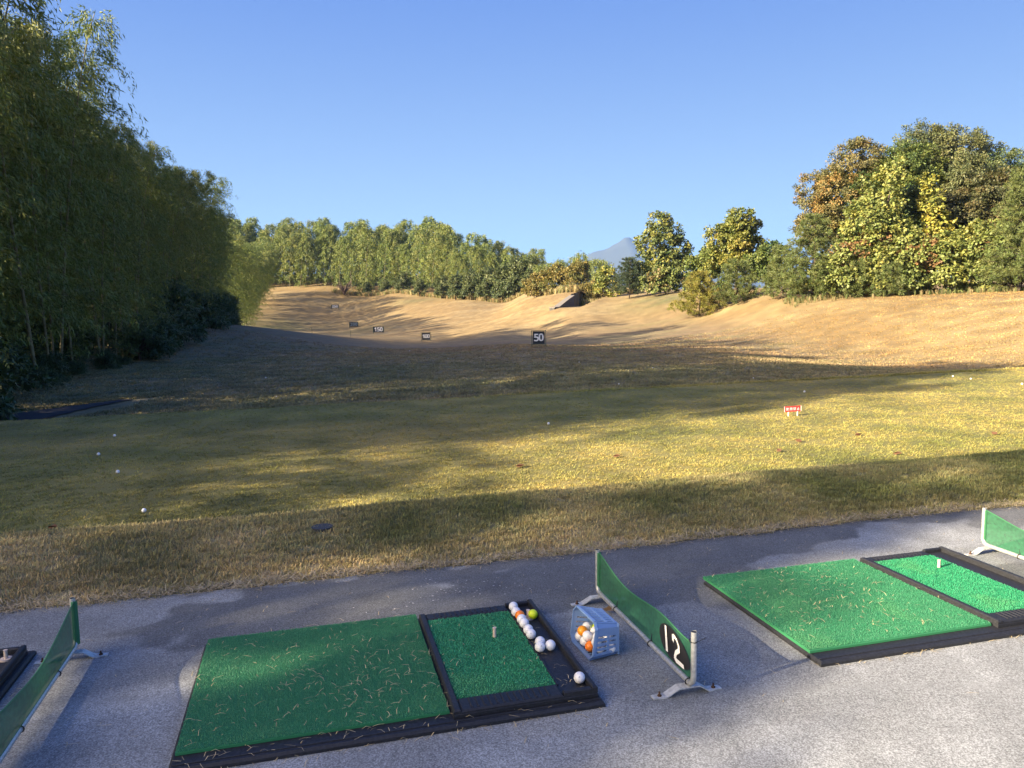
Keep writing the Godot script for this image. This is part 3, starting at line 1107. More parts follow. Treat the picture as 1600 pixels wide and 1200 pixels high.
func build_signs() -> void:
	yard_sign("50", pix(842, 541, 45.7), 0.70, 0.74, 0.16, 0.44, true, "white_paint", "black 50 yard sign in a green frame")
	yard_sign("100", pix(666, 533, 91.0), 0.96, 0.84, 0.16, 0.44, true, "white_paint", "black 100 yard sign between two posts")
	yard_sign("150", pix(591.5, 522, 137.0), 1.75, 0.98, 0.2, 0.72, false, "white_paint", "wide black 150 yard sign in the shade")
	yard_sign("200", pix(553, 512, 183.0), 2.0, 1.1, 0.2, 0.72, false, "sign_dim", "black 200 yard sign with faded dim digits")
	yard_sign("250", pix(523.5, 483.5, 229.0), 2.0, 1.05, 0.25, 0.75, false, "white_paint", "black 250 yard sign far up the slope at the edge of shade")
	# red notice on the lawn
	var p := bay(1, 1)
	p = pix(1238.5, 655, 12.4)
	var o := base("notice_sign", Vector3(p.x, land(p.x, p.z), p.z), 0.12)
	tag(o, "small red notice board with white characters on two stakes", "notice sign")
	var g := Geo.new()
	g.box(Vector3(-0.145, 0.075, -0.005), Vector3(0.145, 0.165, 0.005))
	var b := part("board", g.mesh(), mats.red, o)
	b.rotation.z = 0.03
	for s in [-1, 1]:
		g = Geo.new()
		g.box(Vector3(s * 0.1405 - 0.004, 0.0755, 0.0055), Vector3(s * 0.1405 + 0.004, 0.1645, 0.0075))
		part("edge_strip", g.mesh(), mats.white_paint, b)
	for s in [-0.076, 0.08]:
		g = Geo.new()
		g.box(Vector3(s - 0.007, -0.05, -0.0065), Vector3(s + 0.007, 0.074, 0.0045))
		part("stake", g.mesh(), mats.white_paint, o)
	var glyphs := [
		[[2, 10, 0.5, 6], [1.6, 8, 1.6, 0], [3, 8.6, 10, 8.6], [6.5, 10, 6.5, 4], [4, 7, 9, 7], [4, 7, 4, 4.6], [9, 7, 9, 4.6], [4, 4.6, 9, 4.6], [6.5, 4, 3, 0], [4, 3, 10, 0]],
		[[1.5, 9.5, 9, 9.5], [1.5, 9.5, 1.5, 3], [1.5, 3, 0.3, 0], [9, 9.5, 9, 0], [1.5, 6.5, 9, 6.5], [1.5, 3.6, 9, 3.6], [5.2, 9.5, 5.2, 0]],
		[[0.5, 8.8, 4.5, 8.8], [2.5, 10, 2.5, 5.5], [2.5, 8, 0.5, 6], [5.5, 8.8, 9.8, 8.8], [7.6, 10, 7.6, 5.5], [7.6, 8, 9.8, 6], [2, 4.8, 8, 4.8], [0.5, 3.2, 9.5, 3.2], [5, 3.2, 5, 0], [3, 2, 1.5, 0.3], [7, 2, 8.5, 0.3]],
		[[5.2, 10, 5.2, 0.3], [5.2, 5.8, 9, 5.8], [2, 6.5, 2, 0.3], [0.3, 0.3, 9.8, 0.3]]]
	for k in 4:
		g = Geo.new()
		for q in glyphs[k]:
			var a := Vector3(q[0] - 5, q[1] - 5, 0) * 0.0048
			var e := Vector3(q[2] - 5, q[3] - 5, 0) * 0.0048
			g.bar(a, e, Vector3(0, 0, 1), 0.002, 0.0042)
		part("character", g.mesh(), mats.white_paint, b, Vector3(-0.093 + 0.062 * k, 0.12, 0.0065))
	# balls left on the grass
	var spots_ := [[225, 799, 7.4], [184, 738, 9.2], [154, 710, 10.4], [179, 681, 12.0], [857, 662, 12.3], [1257, 612, 16.0], [1489, 588, 0], [1517, 592, 0], [1597, 600, 0], [1177, 591, 0], [967, 600, 0], [415, 590, 0], [432, 620, 0], [700, 560, 0], [560, 572, 0], [905, 566, 0], [1020, 575, 0], [640, 548, 0], [770, 556, 0], [985, 548, 0]]
	for q in spots_:
		# walk along the sight line until it meets the grass
		var hit := Vector3.ZERO
		var d := 5.6
		while d < 60.0:
			var e := pix(q[0], q[1], d)
			if e.y < land(e.x, e.z) + 0.018:
				hit = e
				break
			d += 0.03
		if hit == Vector3.ZERO: continue
		build_ball(Vector3(hit.x, land(hit.x, hit.z) + 0.019, hit.z), "ball_white", "white golf ball lying on the lawn below the bank" if hit.z > -17.5 else "white golf ball on the brown field past the lawn", "balls left on the field")
	# fallen leaves
	var lq := [[805, 729], [957, 713], [1335, 680], [1253, 690], [1220, 706], [1558, 679], [1395, 708], [75, 824]]
	for q in lq:
		var d := 5.6
		while d < 40.0:
			var e := pix(q[0], q[1], d)
			if e.y < land(e.x, e.z) + 0.02: break
			d += 0.03
		var h := pix(q[0], q[1], d)
		g = Geo.new()
		var a := rng.randf() * TAU
		for s in [-1.0, 1.0]:
			g.leaf(Vector3.ZERO, Vector3(cos(a), 0.15, sin(a)).normalized(), Vector3(-sin(a), 0.5 * s, cos(a)).normalized(), 0.11, 0.07, Color.WHITE)
		var lf := part("fallen_leaf", g.mesh(), mats.dead_leaf, self, Vector3(h.x, land(h.x, h.z) + 0.02, h.z))
		tag(lf, "curled brown fallen leaf on the lawn", "leaf", "fallen leaves on the lawn")
	# curled leaf caught under the barrier tube
	g = Geo.new()
	g.leaf(Vector3.ZERO, Vector3(0.9, 0.25, 0.3).normalized(), Vector3(0.2, 0.8, 0.5).normalized(), 0.06, 0.045, Color.WHITE)
	g.leaf(Vector3(0.01, 0, 0.005), Vector3(0.8, 0.1, 0.5).normalized(), Vector3(0.4, -0.2, -0.8).normalized(), 0.055, 0.04, Color.WHITE)
	std("tan_leaf", Color(0.28, 0.19, 0.11), 0.9)
	tag(part("dry_leaf", g.mesh(), mats.tan_leaf, self, bay(1.27, 3.24, 0.012)), "curled tan leaf caught under the tube of barrier 12", "leaf")
	# drain lid in the bank
	p = bay(0.03, 4.85)
	g = Geo.new()
	g.tube([Vector3(0, -0.05, 0), Vector3(0, 0.016, 0), Vector3(0, 0.02, 0)], [0.07, 0.07, 0.066], 24)
	tag(part("drain_lid", g.mesh(), mats.iron, self, Vector3(p.x, land(p.x, p.z), p.z)), "round black drain lid sunk in the grass bank", "drain lid")
	# thin stakes out on the field
	for q in [[488, 533, 78.0, 0.6], [548, 532, 88.0, 0.8]]:
		var e := pix(q[0], q[1], q[2])
		g = Geo.new()
		g.tube([Vector3(0, -0.2, 0), Vector3(0.02, q[3], 0)], 0.02, 6)
		tag(part("field_stake", g.mesh(), mats.sign_post, self, Vector3(e.x, land(e.x, e.z), e.z)), "thin dark stake standing in the low field past the knoll", "stake", "stakes in the low field")

func build_left_path() -> void:
	# strip of wet asphalt past the lawn's edge, in front of the bamboo
	var g := Geo.new()
	var line := []
	for k in 41:
		var t := k / 40.0
		line.append(Vector2(lerpf(-12.6, -7.2, t) + 1.2 * sin(t * PI) * -0.6, lerpf(-16.6, -26.0, t)))
	for k in 20:
		for s in 8:
			var q := []
			for e in [[k, s], [k + 1, s], [k + 1, s + 1], [k, s + 1]]:
				var c: Vector2 = line[e[0]]
				var t: float = e[0] / 40.0
				var nrm := Vector2(0.86, 0.5)
				var wd := lerpf(2.2, 0.1, minf(1.0, t * 1.95)) * (1.0 + 0.35 * noise2.get_noise_2d(e[0] * 9.0, 3.0 + e[1] * 0.0))
				var p: Vector2 = c + nrm * wd * (e[1] / 8.0 - 0.5)
				q.append(Vector3(p.x, land(p.x, p.y) + 0.03, p.y))
			g.quad(q[0], q[1], q[2], q[3])
	tag(part("asphalt_path", g.mesh(), mats.asphalt, self), "dark wet asphalt path at the foot of the bamboo", "", "", "structure")

func build_cutting() -> void:
	var o := base("retaining_wall", Vector3(5.4, 0.0, -105.0))
	tag(o, "dark concrete retaining wall cut into the ridge", "retaining wall")
	var dir := Vector3(0.247, 0, -1).normalized()
	var nrm := Vector3(1, 0, 0.247).normalized()
	var n := 9
	for k in n:
		var d0 := 1.0 + 17.0 * k / n
		var d1 := 1.0 + 17.0 * (k + 1) / n - 0.05
		var e := []
		for d in [d0, d1]:
			var p: Vector3 = o.position + dir * d - nrm * 0.9
			e.append(maxf(field(p.x, p.z) + 0.03, 0.17))
		var a := dir * d0
		var b := dir * d1
		var g := Geo.new()
		var th := nrm * 0.35
		g.box8([a + th + Vector3.DOWN * 0.6, b + th + Vector3.DOWN * 0.6, b - th + Vector3.DOWN * 0.6, a - th + Vector3.DOWN * 0.6, a + th + Vector3.UP * e[0], b + th + Vector3.UP * e[1], b - th + Vector3.UP * e[1], a - th + Vector3.UP * e[0]])
		part("panel", g.mesh(), mats.wall_concrete, o)
		g = Geo.new()
		var up0: Vector3 = Vector3.UP * (e[0] + 0.004)
		var up1: Vector3 = Vector3.UP * (e[1] + 0.004)
		var tc := nrm * 0.42
		g.box8([a + tc + up0, b + tc + up1, b - tc + up1, a - tc + up0, a + tc + up0 * 1.0 + Vector3.UP * 0.12, b + tc + up1 + Vector3.UP * 0.12, b - tc + up1 + Vector3.UP * 0.12, a - tc + up0 + Vector3.UP * 0.12])
		part("coping", g.mesh(), mats.kerb, o)

func build_mountain() -> void:
	var g := Geo.new()
	var nx := 90
	var nz := 14
	var dist := 6000.0
	var prof := [[-400.0, 0.0], [300.0, 60.0], [540.0, 290.0], [640.0, 345.0], [760.0, 385.0], [840.0, 415.0], [905.0, 462.0], [960.0, 440.0], [1100.0, 400.0], [1400.0, 300.0], [1650.0, 280.0], [1950.0, 220.0], [2400.0, 150.0], [3200.0, 0.0]]
	for r in nz + 1:
		for q in nx + 1:
			var x := lerpf(-400.0, 3200.0, float(q) / nx)
			var t := (float(r) / nz - 0.5) * 2.0
			var h := 0.0
			for k in prof.size() - 1:
				if x >= prof[k][0] and x <= prof[k + 1][0]:
					h = lerpf(prof[k][1], prof[k + 1][1], (x - prof[k][0]) / (prof[k + 1][0] - prof[k][0]))
			h *= 1.0 - absf(t)
			h += 26.0 * noise.get_noise_2d(x * 0.12, t * 90.0) * (1.0 - absf(t)) * smoothstep(0.0, 100.0, h)
			g.v.append(Vector3(x, h, -dist - t * 900.0))
			g.c.append(Color.WHITE)
			g.n.append(Vector3.UP)
	var w := nx + 1
	for r in nz + 1:
		for q in w:
			var l := g.v[r * w + maxi(q - 1, 0)]
			var rr := g.v[r * w + mini(q + 1, nx)]
			var f := g.v[mini(r + 1, nz) * w + q]
			var b := g.v[maxi(r - 1, 0) * w + q]
			g.n[r * w + q] = (rr - l).cross(f - b).normalized()
	for r in nz:
		for q in nx:
			var k := r * w + q
			g.i.append_array([k, k + w, k + w + 1, k, k + w + 1, k + 1])
	tag(part("mountain", g.mesh(), mats.mountain, self), "hazy blue mountain on the horizon", "", "", "structure")

# ------------------------------------------------------------------ plants
func make_bamboo(seed_: int, h: float, leaf_l: float, leaf_w: float, nodes: int, branches: int, sprays: int, per: int, first: float, reach: float, lean: float, ca: Color, cb: Color) -> Array:
	rng.seed = seed_
	var spine := func(t: float) -> Vector3:
		return Vector3(lean * h * (0.35 * t + 0.65 * t * t * t), h * (t - 0.10 * t * t * t * t * t), 0.05 * h * sin(t * 2.0 + seed_))
	var g := Geo.new()
	var pts := []
	var rad := []
	for k in 15:
		var t := k / 14.0
		pts.append(spine.call(t))
		rad.append(lerpf(0.0042 * h, 0.0008 * h, pow(t, 1.3)))
	g.tube(pts, rad, 7)
	for k in 18:
		var t := 0.02 + k * 0.03
		var c: Vector3 = spine.call(t)
		var r := lerpf(0.0042 * h, 0.0008 * h, pow(t, 1.3))
		g.tube([c - Vector3(0, 0.015, 0), c, c + Vector3(0, 0.015, 0)], [r * 1.02, r * 1.2, r * 1.02], 7, false)
	var culm := g.mesh()
	g = Geo.new()
	for k in nodes:
		var t := lerpf(first, 1.0, pow((k + rng.randf() * 0.6) / nodes, 0.85))
		t = minf(t, 1.0)
		var o: Vector3 = spine.call(t)
		var tl := (t - first) / (1.0 - first)
		var ln := reach * (0.55 + 0.75 * sin(PI * clampf(0.18 + tl * 0.72, 0.0, 1.0))) * rng.randf_range(0.7, 1.25)
		if tl > 0.85: ln *= 0.65
		var tone := rng.randf()
		var az0 := rng.randf() * TAU
		for b in branches:
			var az := az0 + TAU * b / branches + rng.randf_range(-0.5, 0.5)
			var d := Vector3(cos(az), rng.randf_range(0.25, 0.8), sin(az)).normalized()
			for s in sprays:
				var q := (s + rng.randf()) / sprays
				q = 0.15 + 0.85 * q
				var p := o + d * ln * q + Vector3.DOWN * ln * 0.55 * q * q
				p += rv() * 0.12 * ln * q
				var dd := (d * 0.6 + Vector3.DOWN * (0.15 + 1.0 * q) + rv() * 0.25).normalized()
				var col := ca.lerp(cb, clampf(tone * 0.6 + rng.randf() * 0.4, 0.0, 1.0))
				for m in per:
					var ld := (dd * 0.9 + rv() * 0.75 + Vector3.DOWN * 0.25).normalized()
					var sd := ld.cross(rv()).normalized()
					g.leaf(p + dd * leaf_l * 2.2 * m / per + rv() * leaf_l * 0.6, ld, sd, leaf_l * rng.randf_range(0.7, 1.25), leaf_w, jit(col, 0.2))
	return [culm, g.mesh()]

func plant_node(called: String, at: Vector3, turn: float, s: Vector3, stem: Mesh, crown: Mesh, stem_name: String, stem_mat: Material) -> Node3D:
	var o := base(called, at, turn)
	o.scale = s
	part(stem_name, stem, stem_mat, o)
	part("crown", crown, mats.leaf, o)
	return o

func build_groves() -> void:
	var near := []
	# one set of leaf greens for every bamboo, in shade or sun
	var dark := Color(0.06, 0.105, 0.025)
	var light := Color(0.19, 0.23, 0.042)
	for k in 5:
		near.append(make_bamboo(100 + k, 13.5, 0.19, 0.036, 36, 3, 7, 12, [0.16, 0.10, 0.20, 0.06, 0.14][k], 1.75, [0.16, 0.10, 0.2, 0.13, 0.06][k], dark, light.lerp(Color(0.25, 0.21, 0.05), 0.2 * (k % 3))))
	rng.seed = 4242
	var grp := "bamboo of the shaded grove"
	# the grove on the left, front row first, then the rows behind it
	for row in 6:
		var d := 17.0
		while d < 250.0:
			var step := lerpf(1.35, 4.4, smoothstep(20.0, 130.0, d)) * (1.0 + 0.28 * row)
			var dd := d + rng.randf_range(-0.4, 0.4) * step
			var x := grove_x(dd) - 0.6 - row * 2.0 - rng.randf() * 0.9
			if d > 75.0 and row > 2:
				d += step
				continue
			var s := rng.randf_range(0.70, 0.88) * (1.0 if row < 2 else 1.08)
			if dd < 32.0: s *= 1.1
			if dd > 80.0: s *= lerpf(1.0, 1.6, smoothstep(85.0, 140.0, dd))
			var v: Array = near[rng.randi() % 5]
			var o := plant_node("bamboo", Vector3(x, land(x, -dd) - 0.05, -dd), rng.randf_range(-0.7, 0.7), Vector3(s * lerpf(1.0, 1.5, smoothstep(85.0, 130.0, dd)), s * rng.randf_range(0.93, 1.08), s * lerpf(1.0, 1.5, smoothstep(85.0, 130.0, dd))), v[0], v[1], "culm", mats.culm)
			var where: String = "beside the asphalt path" if dd < 30.0 else "between the asphalt path and the grassy knoll" if dd < 50.0 else "at the grassy knoll" if dd < 75.0 else "past the grassy knoll"
			var face: String = "leaning bamboo on the shaded grove's edge " if row == 0 else "tall bamboo inside the shaded grove "
			tag(o, face + where, "bamboo", grp)
			d += step
	# its end beside the tees, outside the picture, which shades the lawn
	var ends := [[-15.5, -15.5, 1.1], [-16.6, -13.6, 1.12], [-16.2, -11.5, 1.14], [-18.2, -12.2, 1.15], [-19.6, -11.5, 1.1]]
	var tops := [1.2, 1.2, 1.2, 1.18, 1.15, 1.1, 1.0, 0.9, 0.78, 0.63, 0.53, 0.49, 0.47, 0.45]
	for k in tops.size() - 1:
		var ez := -10.2 + 0.86 * k
		ends.append([-18.0 + 0.2 * (k % 3), ez, tops[k]])
		ends.append([-19.6 - 0.2 * (k % 2), ez - 0.35, tops[k] * 1.04])
		ends.append([-21.0 - 0.2 * (k % 2), ez - 0.8, tops[k] * 1.08])
	for e in ends:
		var v: Array = near[rng.randi() % 5]
		var o := plant_node("bamboo", Vector3(e[0], land(e[0], e[1]) - 0.05, e[1]), rng.randf_range(-0.6, 0.6), Vector3(maxf(e[2], 0.85) * 1.25, e[2], maxf(e[2], 0.85) * 1.25), v[0], v[1], "culm", mats.culm)
		tag(o, "bamboo at the end of the shaded grove left of the lawn", "bamboo", grp)
	# deeper rows that keep the sun off the grove's face
	for row in 2:
		var d := 12.0
		while d < 72.0:
			var x := grove_x(d) - 13.5 - 4.0 * row - rng.randf()
			var v: Array = near[rng.randi() % 5]
			var s := rng.randf_range(1.3, 1.5)
			var o := plant_node("bamboo", Vector3(x, land(x, -d) - 0.05, -d), rng.randf() * TAU, Vector3(s * 1.4, s, s * 1.4), v[0], v[1], "culm", mats.culm)
			tag(o, "tall bamboo deep inside the shaded grove", "bamboo", grp)
			d += rng.randf_range(3.4, 4.6)
	# the sunlit stand at the far end
	var far := []
	for k in 5:
		far.append(make_bamboo(200 + k, 22.5, 0.6, 0.17, 28, 3, 5, 9, [0.12, 0.08, 0.16, 0.1, 0.05][k], 2.5, [0.10, 0.05, 0.14, 0.08, 0.12][k], dark, light.lerp(Color(0.25, 0.21, 0.05), 0.2 * (k % 3))))
	rng.seed = 777
	var grp2 := "bamboo of the far sunlit stand"
	# front edge of the stand: pixel column, distance
	var line := [[300, 276.0], [420, 272.0], [500, 268.0], [560, 260.0], [640, 245.0], [700, 226.0], [780, 212.0], [850, 205.0]]
	for row in 4:
		var px := 300.0 + row * 7.0
		while px < 852.0:
			var d := 0.0
			for k in line.size() - 1:
				if px >= line[k][0] and px <= line[k + 1][0]:
					d = lerpf(line[k][1], line[k + 1][1], (px - line[k][0]) / (line[k + 1][0] - line[k][0]))
			if d > 0.0:
				d += row * 9.0 + rng.randf_range(0.0, 6.0)
				var p := pix(px + rng.randf_range(-5, 5), 455, d)
				var s := rng.randf_range(0.68, 1.16) * (0.94 if row == 0 else 1.0)
				if px > 690.0: s *= lerpf(1.0, 0.46, (px - 690.0) / 160.0)
				if px < 500.0: s *= 1.06
				var v: Array = far[rng.randi() % 5]
				var o := plant_node("far_bamboo", Vector3(p.x, land(p.x, p.z) - 0.1, p.z), rng.randf() * TAU, Vector3(s, s, s), v[0], v[1], "culm", mats.culm)
				var who: String = "sunlit bamboo on the edge of the far stand" if row == 0 else "bamboo plume rising behind the far stand's edge"
				if px > 690.0: who += ", above the grey-green bushy trees"
				elif px < 480.0: who += ", near the shaded corner"
				tag(o, who, "bamboo", grp2)
			px += [13.0, 12.0, 12.0, 14.0][row]

func make_crown(seed_: int, lobes: Array, leaf_s: float, clump: float, cover: float, pal: Array, aspect := 0.8, trunk_h := 0.0) -> Array:
	# lobes: [centre, radii]; leaves grow in clumps over each lobe
	rng.seed = seed_
	var g := Geo.new()
	var t := Geo.new()
	var top := Vector3.ZERO
	for l in lobes:
		var c: Vector3 = l[0]
		var r: Vector3 = l[1]
		var area := 4.0 * PI * pow((pow(r.x * r.y, 1.6) + pow(r.x * r.z, 1.6) + pow(r.y * r.z, 1.6)) / 3.0, 1.0 / 1.6)
		var per := int(cover * clump * clump * PI / (leaf_s * leaf_s * 0.5 * aspect))
		per = clampi(per, 6, 60)
		var n := int(area * 0.9 / (clump * clump * PI) * 1.7)
		var tone := rng.randf()
		for k in n:
			var d := rv()
			if d.y < -0.65: continue
			var rad := rng.randf_range(0.72, 1.04) + 0.16 * noise.get_noise_3d(d.x * 60.0 + seed_ * 7.0, d.y * 60.0, d.z * 60.0)
			var p := c + Vector3(d.x * r.x, d.y * r.y, d.z * r.z) * rad
			var ct := clampf(0.5 * tone + 0.5 * rng.randf() + 0.5 * noise2.get_noise_3d(p.x * 9.0, p.y * 9.0, p.z * 9.0 + seed_), 0.0, 0.999)
			var col: Color = pal[int(ct * pal.size())]
			var cr := clump * rng.randf_range(0.6, 1.25)
			for m in per:
				var q := rv()
				var lp := p + Vector3(q.x, q.y * 0.7, q.z) * cr * pow(rng.randf(), 0.4)
				var ld := (q * 0.5 + d * 0.5 + rv() * 0.8 + Vector3.DOWN * 0.25).normalized()
				var sd := ld.cross((d + Vector3.UP * 0.7 + rv() * 0.7).normalized()).normalized()
				g.leaf(lp, ld, sd, leaf_s * rng.randf_range(0.7, 1.3), leaf_s * aspect * rng.randf_range(0.8, 1.2), jit(col, 0.22))
		top = c if c.y > top.y else top
	# trunk with a limb to each lobe
	var big := maxf(0.08, top.y * 0.022)
	var fork := Vector3(0, maxf(top.y * 0.3, 0.3), 0)
	t.tube([Vector3(0, -0.3, 0), Vector3(0.02, fork.y * 0.5, 0.02), fork], [big * 1.35, big * 1.05, big * 0.9], 8)
	for l in lobes:
		var c: Vector3 = l[0]
		var m := fork.lerp(c, 0.5) + Vector3(0, 0.12 * fork.distance_to(c), 0)
		t.tube([fork, m, c], [big * 0.7, big * 0.45, big * 0.15], 6)
	return [t.mesh(), g.mesh()]

func make_pine(seed_: int, h: float, r: float, col: Color, bare := 0.04) -> Array:
	rng.seed = seed_
	var g := Geo.new()
	var t := Geo.new()
	t.tube([Vector3(0, -0.3, 0), Vector3(0.03 * h, h * 0.5, 0.01 * h), Vector3(0.02 * h, h * 0.97, 0)], [0.018 * h, 0.012 * h, 0.003 * h], 7)
	var levels := int(h * 3.0)
	for k in levels:
		var f := lerpf(bare, 0.98, float(k) / levels)
		var n := 7
		for b in n:
			var az := TAU * (b + 0.5 * (k % 2)) / n + rng.randf_range(-0.4, 0.4)
			var ln := r * pow(1.0 - f, 0.62) * rng.randf_range(0.7, 1.2) + 0.12
			var d := Vector3(cos(az), rng.randf_range(0.1, 0.45), sin(az)).normalized()
			var o := Vector3(0.03 * h * sin(f * 3.0), h * f, 0)
			t.tube([o, o + d * ln], [0.004 * h, 0.001 * h], 4, false)
			var tufts := maxi(2, int(ln / 0.2))
			for s in tufts:
				var q := lerpf(0.25, 1.0, float(s + 1) / tufts)
				var p := o + d * ln * q + rv() * 0.2 * ln * 0.5
				var axis := (d * 0.7 + Vector3.UP * 0.6 + rv() * 0.4).normalized()
				var c := jit(col, 0.25)
				for m in 26:
					var nd := (axis * rng.randf_range(0.3, 1.0) + rv() * 0.75).normalized()
					g.leaf(p + axis * 0.14 * rng.randf(), nd, nd.cross(rv()).normalized(), rng.randf_range(0.2, 0.36), 0.034, c)
	return [t.mesh(), g.mesh()]

func lobes_in(seed_: int, w: float, h: float, depth: float, n: int, low := 0.25, size := 0.42) -> Array:
	# n overlapping lobes filling a dome w wide and h high
	rng.seed = seed_
	var out := [[Vector3(0, h * 0.62, 0), Vector3(w * 0.3, h * 0.33, depth * 0.3)]]
	for k in n:
		var a := TAU * k / n * 2.4 + rng.randf() * 0.6
		var y := lerpf(low, 0.86, float(k) / maxi(n - 1, 1))
		var rr := sqrt(maxf(0.05, 1.0 - pow(clampf((y - low) / (0.98 - low), 0, 1), 2.0))) * 0.34
		var s := size * rng.randf_range(0.75, 1.1)
		out.append([Vector3(cos(a) * w * rr, h * y, sin(a) * depth * rr), Vector3(w * s * 0.55, h * s * 0.38, depth * s * 0.55)])
	return out

func tree_at(called: String, m: Array, px: float, d: float, s: float, label: String, category: String, group := "") -> Node3D:
	var p := pix(px, 460, d)
	var o := plant_node(called, Vector3(p.x, land(p.x, p.z) - 0.05, p.z), 0.0, Vector3(s, s, s), m[0], m[1], "trunk", mats.bark)
	tag(o, label, category, group)
	return o

func build_trees() -> void:
	var olive := [Color(0.08, 0.10, 0.04), Color(0.12, 0.135, 0.055), Color(0.15, 0.16, 0.06)]
	var brown := [Color(0.11, 0.12, 0.045), Color(0.14, 0.13, 0.05), Color(0.17, 0.14, 0.045), Color(0.12, 0.125, 0.045), Color(0.24, 0.155, 0.045)]
	var vine := [Color(0.12, 0.155, 0.04), Color(0.18, 0.21, 0.055), Color(0.25, 0.26, 0.065), Color(0.15, 0.18, 0.05)]
	var gold := [Color(0.30, 0.275, 0.05), Color(0.25, 0.255, 0.05), Color(0.19, 0.215, 0.05)]
	var green := [Color(0.055, 0.095, 0.025), Color(0.09, 0.13, 0.03), Color(0.13, 0.16, 0.035)]
	var deep := [Color(0.05, 0.08, 0.03), Color(0.07, 0.105, 0.036), Color(0.09, 0.12, 0.042)]
	# --- the wooded bank on the right: each seen as (column, distance), sizes in metres
	var at := func(px: float, d: float) -> float: return (px - 800.0) / FOCAL * d
	tree_at("broadleaf_tree", make_crown(1, lobes_in(1, 9.5, 12.6, 8.0, 13, 0.3), 0.16, 0.45, 1.5, brown, 0.7), 1330, 68.0, 1.0, "russet-brown broadleaf tree at the left end of the wooded bank", "tree")
	tree_at("broadleaf_tree", make_crown(2, lobes_in(2, 13.5, 14.6, 9.0, 16, 0.3), 0.16, 0.45, 1.5, olive, 0.7), 1440, 70.0, 1.0, "tallest grey-olive broadleaf tree crowning the wooded bank", "tree")
	tree_at("broadleaf_tree", make_crown(3, lobes_in(3, 9.5, 11.6, 8.0, 12, 0.25), 0.16, 0.45, 1.5, deep, 0.7), 1545, 68.0, 1.0, "dark green broadleaf tree right of the tallest crown", "tree")
	tree_at("broadleaf_tree", make_crown(4, lobes_in(4, 7.0, 9.5, 5.0, 9, 0.3), 0.2, 0.45, 1.5, [Color(0.12, 0.10, 0.04), Color(0.10, 0.10, 0.04), Color(0.075, 0.085, 0.035)], 0.7), 1520, 62.5, 1.0, "brownish olive tree with layered boughs behind the vines", "tree")
	tree_at("broadleaf_tree", make_crown(5, lobes_in(5, 3.6, 8.6, 3.0, 7, 0.35), 0.2, 0.4, 1.6, deep, 0.6), 1415, 61.5, 1.0, "narrow dark evergreen rising between two vine columns", "tree")
	tree_at("broadleaf_tree", make_crown(14, lobes_in(14, 9.0, 12.6, 6.0, 12, 0.2), 0.16, 0.45, 1.4, green, 0.7), 1392, 66.0, 1.0, "mid green tree filling the space between the russet and the tallest tree", "tree")
	tree_at("broadleaf_tree", make_crown(15, lobes_in(15, 8.0, 11.0, 6.0, 11, 0.2), 0.16, 0.45, 1.4, olive, 0.7), 1500, 65.0, 1.0, "olive green tree in front of the tallest tree", "tree")
	# vine-hung trunks
	tree_at("vine_column", make_crown(6, [[Vector3(0, 7.6, 0), Vector3(1.5, 1.9, 1.2)], [Vector3(-0.9, 5.6, 0.3), Vector3(1.9, 1.8, 1.4)], [Vector3(0.7, 4.2, 0.4), Vector3(2.0, 1.9, 1.5)], [Vector3(-0.4, 2.4, 0.5), Vector3(2.4, 2.0, 1.6)], [Vector3(0.9, 9.2, 0), Vector3(0.8, 1.2, 0.8)]], 0.22, 0.4, 1.2, vine, 0.95), 1372, 60.0, 1.0, "broad vine-covered tree with yellow-green leaves left of the dark evergreen", "tree")
	tree_at("vine_column", make_crown(7, [[Vector3(-0.2, 8.2, 0), Vector3(0.55, 0.9, 0.5)], [Vector3(0.1, 6.8, 0.1), Vector3(0.9, 1.1, 0.7)], [Vector3(0.7, 5.3, 0.1), Vector3(1.1, 1.2, 0.8)], [Vector3(0.1, 3.8, 0.2), Vector3(1.0, 1.3, 0.8)]], 0.22, 0.36, 1.1, gold, 0.95), 1446, 60.0, 1.0, "narrow column of golden vine leaves right of the dark evergreen", "tree")
	# low vine thickets along the foot of the wood
	var thick := [[1300, 62.0, 4.0, 3.2], [1345, 59.5, 4.8, 5.0], [1400, 59.0, 4.8, 4.8], [1452, 58.0, 5.2, 4.4], [1508, 57.5, 5.6, 5.0], [1560, 56.5, 5.0, 5.4], [1612, 55.5, 5.4, 6.6], [1660, 54.0, 5.4, 6.0]]
	var thick_labels := ["low vine thicket beside the pines at the wood's left end", "vine thicket under the broad vine-covered tree", "vine thicket below the dark evergreen", "vine thicket below the golden vine column", "vine thicket under the brownish layered tree", "tall vine thicket near the pine at the right of the wood", "tallest vine thicket behind the pine at the right of the wood", "vine thicket past the last pine of the wood"]
	for k in thick.size():
		var q: Array = thick[k]
		var pal: Array = vine if k % 2 == 0 else [vine[0], vine[3], vine[1], Color(0.2, 0.12, 0.05)]
		tree_at("vine_thicket", make_crown(20 + k, lobes_in(20 + k, q[2], q[3], 3.0, 7, 0.15, 0.5), 0.21, 0.36, 1.25, pal, 0.95), q[0], q[1], 1.0, thick_labels[k], "thicket", "vine thickets along the wood")
	# pines
	var pc := Color(0.11, 0.14, 0.042)
	tree_at("pine_tree", make_pine(40, 6.8, 2.9, pc), 1268, 62.0, 1.0, "feathery pine at the left end of the wooded bank", "pine tree", "young pines")
	tree_at("pine_tree", make_pine(41, 4.6, 2.0, pc), 1222, 66.0, 1.0, "low pine standing left of the feathery pine on the bank", "pine tree", "young pines")
	tree_at("pine_tree", make_pine(42, 4.0, 1.5, pc), 1338, 59.0, 1.0, "pine in front of the broad vine-covered tree", "pine tree", "young pines")
